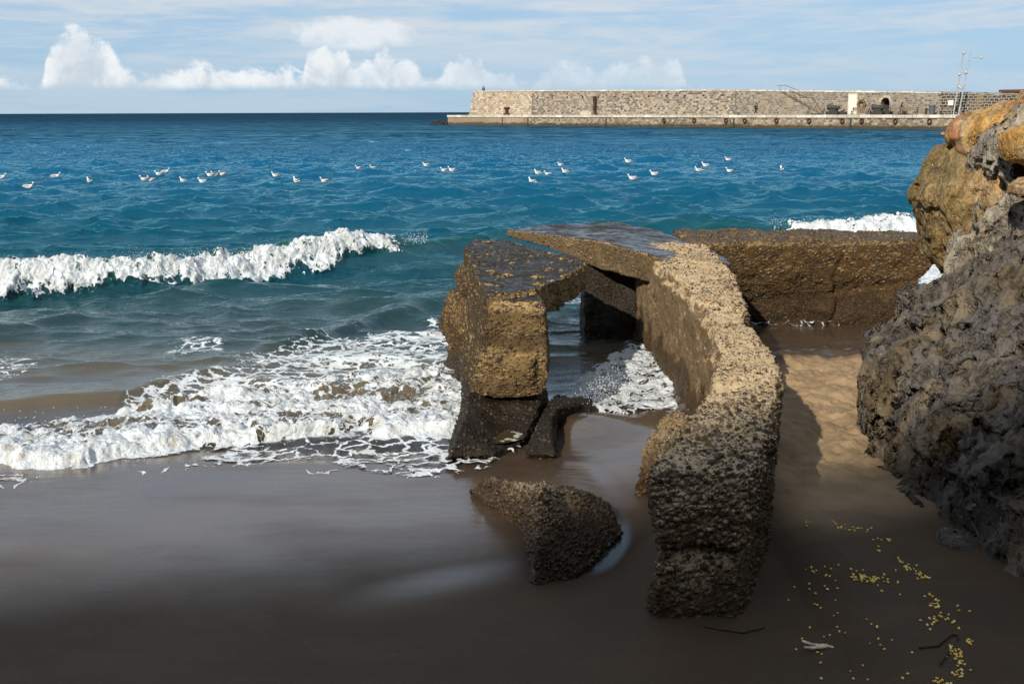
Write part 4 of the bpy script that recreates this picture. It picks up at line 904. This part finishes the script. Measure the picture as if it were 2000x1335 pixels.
# people on the quay
def skinmesh(verts, edges, radii, sub=1):
    me = bpy.data.meshes.new('p'); me.from_pydata(verts, edges, []); o = bpy.data.objects.new('p', me); COL.objects.link(o)
    md = o.modifiers.new('s', 'SKIN'); sk = me.skin_vertices[0].data
    for i, r in enumerate(radii): sk[i].radius = (r, r) if not isinstance(r, tuple) else r
    sk[0].use_root = True; ms_ = o.modifiers.new('u', 'SUBSURF'); ms_.levels = sub; ms_.render_levels = sub
    dg = bpy.context.evaluated_depsgraph_get(); out = bpy.data.meshes.new_from_object(o.evaluated_get(dg)); bpy.data.objects.remove(o); return out
def person(pose, loc_s, back, z, label, top, bottom, shoes, face=0.):
    J = dict(walk=dict(pel=(0, 0, .95), che=(.05, 0, 1.3), neck=(.07, 0, 1.50), hd=(.10, 0, 1.66), ls=(.05, -.2, 1.42), le=(-.05, -.26, 1.15), lw=(.08, -.24, .95), rs=(.05, .2, 1.42), re=(.10, .26, 1.15), rw=(.28, .22, 1.02), lh=(0, -.1, .9), lk=(.22, -.1, .5), la=(.38, -.1, .08), lt=(.52, -.1, .04), rh=(0, .1, .9), rk=(-.02, .1, .5), ra=(-.34, .1, .16), rt=(-.26, .1, .04)),
             sit=dict(pel=(0, 0, .52), che=(.0, 0, .9), neck=(.06, 0, 1.10), hd=(.12, 0, 1.24), ls=(.02, -.2, 1.02), le=(.12, -.26, .78), lw=(.36, -.14, .68), rs=(.02, .2, 1.02), re=(.12, .26, .78), rw=(.36, .14, .68), lh=(.05, -.1, .52), lk=(.48, -.14, .52), la=(.46, -.14, .09), lt=(.62, -.14, .04), rh=(.05, .1, .52), rk=(.48, .14, .52), ra=(.44, .14, .09), rt=(.60, .14, .04)),
             lean=dict(pel=(0, 0, .93), che=(.14, 0, 1.24), neck=(.24, 0, 1.42), hd=(.34, 0, 1.52), ls=(.2, -.2, 1.34), le=(.25, -.26, 1.08), lw=(.40, -.16, .95), rs=(.2, .2, 1.34), re=(.25, .26, 1.08), rw=(.40, .16, .95), lh=(0, -.1, .88), lk=(.04, -.12, .48), la=(-.02, -.12, .08), lt=(.14, -.12, .04), rh=(0, .1, .88), rk=(.02, .12, .48), ra=(-.04, .12, .08), rt=(.12, .12, .04)))[pose]
    names = ['pel', 'che', 'neck', 'hd', 'ls', 'le', 'lw', 'rs', 're', 'rw', 'lh', 'lk', 'la', 'lt', 'rh', 'rk', 'ra', 'rt']; ix = {n_: i for i, n_ in enumerate(names)}
    E = [('pel', 'che'), ('che', 'neck'), ('neck', 'hd'), ('che', 'ls'), ('ls', 'le'), ('le', 'lw'), ('che', 'rs'), ('rs', 're'), ('re', 'rw'), ('pel', 'lh'), ('lh', 'lk'), ('lk', 'la'), ('la', 'lt'), ('pel', 'rh'), ('rh', 'rk'), ('rk', 'ra'), ('ra', 'rt')]
    rad = dict(pel=.13, che=.15, neck=.06, hd=.10, ls=.07, le=.045, lw=.035, rs=.07, re=.045, rw=.035, lh=.09, lk=.06, la=.04, lt=.03, rh=.09, rk=.06, ra=.04, rt=.03)
    r = empty('person', (0, 0, 0)); qplace(r, loc_s, back, z); r.rotation_euler = (0, 0, ANG + face); props(r, label, 'person', 'people on the quay')
    b_ = skinmesh([J[n_] for n_ in names], [(ix[a_], ix[c_]) for a_, c_ in E], [rad[n_] for n_ in names]); link('body', b_, M_skin, r)
    def sub(ns, k, nm, mt):
        i2 = {n_: i for i, n_ in enumerate(ns)}; e2 = [(i2[a_], i2[c_]) for a_, c_ in E if a_ in i2 and c_ in i2]
        link(nm, skinmesh([J[n_] for n_ in ns], e2, [rad[n_] * k + .015 for n_ in ns]), mt, r)
    sub(['pel', 'che', 'neck', 'ls', 'le', 'lw', 'rs', 're', 'rw'], 1.25, 'jacket', top); sub(['pel', 'lh', 'lk', 'la', 'rh', 'rk', 'ra'], 1.2, 'trousers', bottom)
    for q in (('la', 'lt'), ('ra', 'rt')): sub(list(q), 1.3, 'shoe', shoes)
    bm = bmesh.new(); hd = J['hd']; ell(bm, (hd[0] - .02, hd[1], hd[2] + .04), (.125, .12, .13)); frombm('hair', bm, M_hair, r, True)
    return r
person('walk', S(1477, 2.2), 2.2, DK, 'person in black walking left along the quay, in white shoes', M_blk, M_blk, M_shoe, math.pi)
person('lean', S(1764, 3.2), 3.2, DK, 'person in dark clothes bending over beside the close pair of benches', M_blk, M_navy, M_blk, 2.6)
person('sit', S(1866, 2.4), 2.35, DK, 'person in dark clothes sitting on the bench by the lamp posts', M_blk, M_blk, M_blk, -math.pi / 2)
zt0 = zq(945, 177, BK + .4)
person('sit', S(945, BK + .5), BK + .5, zt0 - .48, 'person in a teal jacket sitting on top of the pale end wall', M_teal, M_navy, M_blk, math.pi * .8)
# rocks off the end of the quay
bm = bmesh.new(); ell(bm, (0, 0, 0), (2.6, 2, .75), 14, 9); ell(bm, (2.2, .6, .1), (1.4, 1.2, .8), 12, 8); bmesh.ops.recalc_face_normals(bm, faces=bm.faces)
me = remesh([bm], .12); rough(me, [(.8, .9, 'n'), (2, .4, 'n')], 500); p = G(864, 243.6)
finish('sea_rock', me, M_dark, (0, 0, 0), 'low dark rock awash off the left end of the quay', 'rock'); bpy.data.objects['sea_rock'].location = (p.x, p.y, .1)

# ------------------------------------------------------------------ gulls
M_gw = simple('white_feathers', (.82, .82, .80), .7, .05, 20); M_gg = simple('grey_wing_feathers', (.42, .44, .47), .7, .1, 20); M_gb = simple('black_wing_tip', (.02, .02, .02), .7, .2); M_bk = simple('dark_red_beak', (.10, .02, .01), .5, .2)
def gull_proto():
    r = empty('gull', (0, 0, 0))
    bm = bmesh.new()
    pr = [(-.20, .085, .006, .012), (-.17, .08, .02, .022), (-.10, .07, .055, .05), (-.02, .06, .075, .068), (.06, .06, .072, .07), (.11, .075, .055, .06), (.135, .11, .036, .036), (.14, .145, .030, .030), (.15, .175, .034, .034), (.175, .185, .030, .030), (.195, .18, .014, .016), (.20, .178, .004, .005)]
    rings = [[bm.verts.new((x, wy * math.cos(k * .6283), z + hz * math.sin(k * .6283))) for k in range(10)] for x, z, wy, hz in pr]
    for i in range(len(rings) - 1):
        for k in range(10): bm.faces.new((rings[i][k], rings[i][(k + 1) % 10], rings[i + 1][(k + 1) % 10], rings[i + 1][k]))
    bm.faces.new(rings[0]); bm.faces.new(rings[-1]); bd = frombm('body', bm, M_gw, r, True)
    for s_ in (-1, 1):
        bm = bmesh.new(); ell(bm, (-.045, s_ * .058, .095), (.115, .026, .038), 10, 6, Matrix.Rotation(.10, 3, 'Y')); w_ = frombm('wing', bm, M_gg, r, True)
        bm = bmesh.new(); tube(bm, [(-.14, s_ * .045, .11), (-.20, s_ * .02, .128), (-.26, s_ * .004, .145)], [.018, .012, .002], 6); frombm('wing_tip', bm, M_gb, w_, True)
    bm = bmesh.new(); tube(bm, [(.195, 0, .178), (.235, 0, .168)], [.010, .002], 6); frombm('beak', bm, M_bk, r, True)
    return r
def copy_tree(o, parent=None):
    c_ = o.copy(); COL.objects.link(c_); c_.parent = parent
    for ch in list(o.children): copy_tree(ch, c_)
    return c_
gulls = [(3, 352, 'r', 'gull cut off by the left edge of the picture'), (57, 376, 'r', 'nearest gull of all, alone low at far left'), (110, 353, 'r', 'pale gull half hidden by a ripple, second from the left edge'), (176, 361, 'l', 'lone gull between the nearest one and the row of four'),
 (283, 356, 'l', 'first gull of the slanting row of four'), (297, 353, 'l', 'second gull of the slanting row of four'), (312, 349, 'l', 'third gull of the slanting row of four'), (324, 346, 'r', 'last and farthest gull of the slanting row of four'),
 (358, 354, 'l', 'lone gull between the row of four and the tight bunch'), (397, 357, 'l', 'gull facing front at the left of the tight bunch'), (412, 352, 'l', 'gull in the middle of the tight bunch'), (421, 346, 'l', 'farthest gull of the tight bunch'), (437, 350, 'l', 'gull at the right of the tight bunch'),
 (539, 350, 'l', 'lone gull right of the tight bunch'), (580, 362, 'l', 'lone gull ahead of the breaking crest, left of the raised-wing one'), (635, 366, 'l', 'gull with lifted tail, nearest one above the breaker'),
 (701, 332, 'l', 'left gull of the far pair above the breaker end'), (729, 333, 'l', 'right gull of the far pair above the breaker end'), (833, 330, 'l', 'lone far gull left of the quay end'), (868, 340, 'l', 'left gull of the pair below the quay end'), (883, 336, 'l', 'right gull of the pair below the quay end'),
 (1051, 350, 'l', 'upright gull in the trio below the tan wall'), (1040, 360, 'l', 'nearest gull in the trio below the tan wall'), (1071, 344, 'l', 'farthest gull in the trio below the tan wall'), (1095, 327, 'l', 'far gull right of the trio, close under the quay'), (1104, 343, 'l', 'gull right of the trio, below the far one'),
 (1227, 328, 'l', 'far gull of the loose pair right of centre'), (1236, 353, 'l', 'near small gull of the loose pair right of centre'), (1278, 345, 'l', 'lone gull right of the loose pair'), (1365, 334, 'l', 'left gull of the close right-hand pair'), (1378, 331, 'l', 'right gull of the close right-hand pair'),
 (1422, 322, 'l', 'farthest gull on the right under the walking person'), (1425, 342, 'l', 'gull right below the farthest right-hand one'), (1527, 340, 's', 'rightmost gull, upright and alone')]
gp = gull_proto(); rs = random.Random(11)
for i, (u, v, fc, lb) in enumerate(gulls):
    o = gp if i == 0 else copy_tree(gp); p = G(u, v, 0)
    # sit on the local wave height
    ri = int(np.clip(np.searchsorted(ys, p.y), 1, len(ys) - 1)); ci = int(np.clip(np.searchsorted(sv, p.x / (p.y + 4)), 1, NC - 1))
    zz = float(Z[ri, ci]); zz = max(zz, float(Z[max(0, ri - 6):ri + 1, ci - 3:ci + 4].max()) - .01); o.location = (p.x, p.y, zz + .02)
    o.rotation_euler = (0, rs.uniform(-.05, .05), {'r': 0, 'l': math.pi, 's': 1.9}[fc] + rs.uniform(-.9, .9)); k = rs.uniform(.9, 1.05); o.scale = (k, k, k)
    props(o, ('white ' + lb + ', floating on the sea')[:110] if len(lb.split()) < 12 else 'white ' + lb, 'gull', 'gulls floating on the sea')

# ------------------------------------------------------------------ corn kernels, scrap and twigs on the near sand
m, nt, b = material('corn_yellow'); oi = nt.n.new('ShaderNodeObjectInfo').outputs['Random']
nt.set(b.inputs['Base Color'], nt.ramp(oi, [(0, (.75, .44, .06)), (.5, (.95, .64, .12)), (1, (1., .82, .34))])); b.inputs['Roughness'].default_value = .45
M_corn = m
bm = bmesh.new(); ell(bm, (0, 0, .003), (.0068, .005, .0042), 8, 6)
for v_ in bm.verts: v_.co.y *= 1 - 18 * max(0, v_.co.x)
k0 = frombm('corn_kernel', bm, M_corn, None, True)
rs = random.Random(21); kp = []
def zc(u, v): return (1480 + u * .4757, 700 + v * .4757)
def seg(a_, b_, n, j):
    for _ in range(n):
        t_ = rs.random(); kp.append(zc(a_[0] + (b_[0] - a_[0]) * t_ + rs.gauss(0, j), a_[1] + (b_[1] - a_[1]) * t_ + rs.gauss(0, j)))
seg((300, 675), (360, 698), 12, 7); seg((360, 698), (460, 705), 14, 7); seg((190, 670), (215, 680), 4, 5); seg((475, 735), (545, 750), 8, 5); seg((488, 765), (500, 800), 4, 3)
seg((572, 820), (625, 870), 16, 7); seg((640, 865), (712, 918), 20, 7); seg((395, 890), (490, 912), 36, 8); seg((515, 890), (540, 925), 6, 8); seg((690, 970), (735, 1000), 8, 7); seg((715, 1010), (748, 1022), 14, 7)
seg((665, 1085), (810, 1065), 12, 8); seg((800, 1075), (840, 1120), 6, 5); seg((845, 1150), (882, 1165), 8, 7); seg((790, 1190), (850, 1200), 14, 9); seg((815, 1210), (850, 1270), 22, 12); seg((795, 1280), (835, 1300), 10, 9); seg((720, 1310), (800, 1340), 12, 9)
seg((200, 860), (310, 885), 9, 12); seg((205, 940), (300, 930), 6, 12)
for _ in range(50): kp.append(zc(rs.uniform(110, 620), rs.uniform(840, 1330)))
for _ in range(8): kp.append(zc(rs.uniform(620, 880), rs.uniform(950, 1330)))
for i, (u, v) in enumerate(kp):
    p = G(u, v, .19)
    for _ in range(4): p = G(u, v, float(sand_z(np.array([p.x]), np.array([p.y]))[0]))
    o = k0 if i == 0 else k0.copy()
    if i: COL.objects.link(o)
    o.location = (p.x, p.y, p.z + .0005); o.rotation_euler = (rs.uniform(-.5, .5), rs.uniform(-.5, .5), rs.uniform(0, 6)); k = rs.uniform(.8, 1.25); o.scale = (k, k, k)
    props(o, 'yellow corn kernel scattered on the dark near sand', 'corn kernel', 'corn kernels spilled on the near sand')
def onsand(u, v):
    p = G(u, v, .18)
    for _ in range(5): p = G(u, v, float(sand_z(np.array([p.x]), np.array([p.y]))[0]))
    return p
# pale forked scrap
p = onsand(1598, 1264)
bm = bmesh.new()
tube(bm, [(.075, -.012, .012), (.045, -.008, .016), (.01, 0, .014), (-.03, .008, .016), (-.062, .022, .02), (-.078, .045, .018), (-.07, .06, .012)], [.004, .012, .010, .008, .009, .008, .003], 7)
tube(bm, [(.05, -.01, .012), (.0, -.018, .014), (-.04, -.026, .014), (-.075, -.018, .012), (-.085, -.005, .010)], [.007, .011, .009, .007, .003], 7)
tube(bm, [(.07, -.012, .012), (.085, -.03, .012)], [.010, .004], 6); tube(bm, [(.045, -.006, .016), (.05, .012, .022)], [.007, .002], 6)
me = remesh([bm], .0032, 1); rough(me, [(60, .006, 'n')], 600)
finish('driftwood_scrap', me, simple('bleached_scrap', (.72, .52, .38), .7, .3, 40), (0, 0, 0), 'small pale forked scrap lying on the dark sand near the wall end', 'scrap'); bpy.data.objects['driftwood_scrap'].location = p; bpy.data.objects['driftwood_scrap'].scale = (.8, .8, .8)
M_tw = simple('dark_twig', (.05, .028, .018), .8, .3, 20)
for (pts, lb) in (([(1795, 1266), (1830, 1262), (1858, 1240), (1872, 1242), (1870, 1252)], 'thin dark hooked twig on the sand among the kernels'), ([(1852, 1262), (1851, 1275), (1842, 1288), (1836, 1298)], 'short dark twig just below the hooked one'), ([(1376, 1224), (1410, 1230), (1450, 1236), (1492, 1226)], 'dark strand of weed at the foot of the wall end')):
    w = [onsand(*q) for q in pts]; c = w[0]; bm = bmesh.new(); tube(bm, [q - c + V(0, 0, .005) for q in w], [.005, .007, .006, .005, .003][:len(w)], 6); o = frombm('twig', bm, M_tw, None, True); o.location = c; props(o, lb, 'twig')

# ------------------------------------------------------------------ sky and sun
w = bpy.data.worlds.new('World'); SC.world = w; w.use_nodes = True; nt = NT(w.node_tree); bg = w.node_tree.nodes['Background']
sky = nt.n.new('ShaderNodeTexSky'); sky.sky_type = 'NISHITA'; sky.sun_disc = False; sky.sun_elevation = SUN_EL
sd = -tdir; sky.sun_rotation = math.atan2(sd.x, sd.y); sky.air_density = 1.0; sky.dust_density = .6; sky.ozone_density = 1.6; sky.altitude = 0
gen = nt.n.new('ShaderNodeTexCoord').outputs['Generated']; D = nt.xyz(gen)
az = nt.m('ARCTAN2', D[0], D[1]); el = nt.m('ARCSINE', D[2])
cb = nt.n.new('ShaderNodeCombineXYZ'); nt.set(cb.inputs[0], az); nt.set(cb.inputs[1], el); C2 = cb.outputs[0]
def azel(u, v): r = ray(u, v); return math.atan2(r.x, r.y), math.atan2(r.z, math.hypot(r.x, r.y))
env = [(-400, 130), (-60, 140), (10, 150), (70, 172), (90, 112), (120, 72), (150, 60), (190, 78), (228, 110), (250, 134), (300, 140), (345, 138), (400, 126), (440, 132), (500, 137), (560, 130), (588, 148), (600, 92), (645, 84), (680, 108), (700, 128), (740, 104), (800, 112), (835, 142), (880, 124), (930, 106), (960, 142), (990, 142), (1030, 168), (1072, 122), (1110, 124), (1150, 135), (1200, 122), (1300, 112), (1330, 124), (1345, 172), (1700, 172), (1900, 165), (2400, 150)]
A0, A1 = -.75, .75; E1 = .10
fc = nt.n.new('ShaderNodeFloatCurve'); cu = fc.mapping.curves[0]; ps = [((azel(u, v)[0] - A0) / (A1 - A0), azel(u, v)[1] / E1) for u, v in env]
ps = [(0, ps[0][1])] + ps + [(1, ps[-1][1])]
while len(cu.points) < len(ps): cu.points.new(.5, .5)
for pt, q in zip(cu.points, ps): pt.location = (min(1, max(0, q[0])), min(1, max(0, q[1])))
for pt in cu.points: pt.handle_type = 'AUTO_CLAMPED'
fc.mapping.update()
nt.set(fc.inputs['Value'], nt.m('DIVIDE', nt.m('SUBTRACT', az, A0), A1 - A0)); topel = nt.m('MULTIPLY', fc.outputs[0], E1)
nA = nt.noise(C2, 34, 7, .62, .4); nB = nt.noise(C2, 110, 4, .6)
edge = nt.m('ADD', nt.m('SUBTRACT', topel, el), nt.m('ADD', nt.m('MULTIPLY', nt.m('SUBTRACT', nA, .5), .042), nt.m('MULTIPLY', nt.m('SUBTRACT', nB, .5), .014)))
base_el = azel(600, 167)[1]
cm = nt.m('MULTIPLY', nt.sm(edge, -.002, .0075), nt.sm(nt.m('ADD', el, nt.m('MULTIPLY', nt.m('SUBTRACT', nA, .5), .006)), base_el - .006, base_el + .003))
azl = lambda u: azel(u, 150)[0]
opac = nt.m('ADD', nt.sm(az, azl(700), azl(1050), .92, .42), 0)
cm = nt.m('MULTIPLY', cm, nt.m('MULTIPLY', opac, nt.sm(nt.noise(C2, 20, 4, .6), .25, .55, .55, 1.)))
ba, be = azel(690, 66)
bd = nt.m('ADD', nt.m('POWER', nt.m('DIVIDE', nt.m('SUBTRACT', az, ba), .058), 2), nt.m('POWER', nt.m('DIVIDE', nt.m('SUBTRACT', el, be), .0155), 2))
blob = nt.m('MULTIPLY', nt.sm(nt.m('ADD', bd, nt.m('MULTIPLY', nt.m('SUBTRACT', nA, .5), 2.6)), 1.2, .3), .62)
cm = nt.m('MAXIMUM', cm, blob)
st_ = nt.noise(nt.mp(C2, (2.2, 26, 1), rot=(0, 0, .03)), 1., 6, .6, .5); st2 = nt.noise(nt.mp(C2, (9, 60, 1), rot=(0, 0, -.02)), 1., 5, .65, .4)
streak = nt.m('MULTIPLY', nt.sm(nt.m('ADD', nt.m('MULTIPLY', st_, .65), nt.m('MULTIPLY', st2, .35)), .40, .58), nt.sm(el, azel(1000, 170)[1], azel(1000, 50)[1], .35, .85))
hi = nt.noise(nt.mp(gen, (1, 1, 2.5)), 3.2, 6, .6, .3); veil = nt.m('MULTIPLY', nt.sm(hi, .34, .60), nt.m('MULTIPLY', nt.sm(el, .12, .28, 0., .62), nt.sm(el, 1.0, .6, .3, 1.)))
streak = nt.m('MAXIMUM', streak, veil)
SK = 1.0
tint = nt.mix(nt.sm(el, 0., .5), (.74, .84, 1.06), (.50, .58, .70))
skc = nt.mix(nt.sm(el, 0., .5, .82, .25), nt.mix(1., sky.outputs[0], tint, 'MULTIPLY'), (3.7, 5.6, 7.5))
stc = nt.mix(0., (6.4, 6.9, 7.4), (0, 0, 0)); c1 = nt.mix(streak, skc, stc)
shade = nt.sm(nt.m('ADD', nA, nt.m('MULTIPLY', nt.m('SUBTRACT', el, topel), 6)), .15, .6)
ccol = nt.mix(shade, (5.6, 6.4, 7.1), (8.9, 9.1, 9.2)); c2 = nt.mix(cm, c1, ccol)
nt.set(bg.inputs[0], c2); bg.inputs[1].default_value = .105
sl = bpy.data.lights.new('sun', 'SUN'); sl.energy = 4.8; sl.angle = R(.53); sl.color = (1, .91, .76); so = bpy.data.objects.new('sun', sl); COL.objects.link(so)
so.rotation_euler = tdir.to_track_quat('-Z', 'Y').to_euler()
SC.view_settings.view_transform = 'Standard'; SC.view_settings.look = 'None'; SC.view_settings.exposure = 0; SC.view_settings.gamma = 1
SC.cycles.max_bounces = 6; SC.cycles.transparent_max_bounces = 8; SC.cycles.use_denoising = True; SC.cycles.caustics_reflective = False
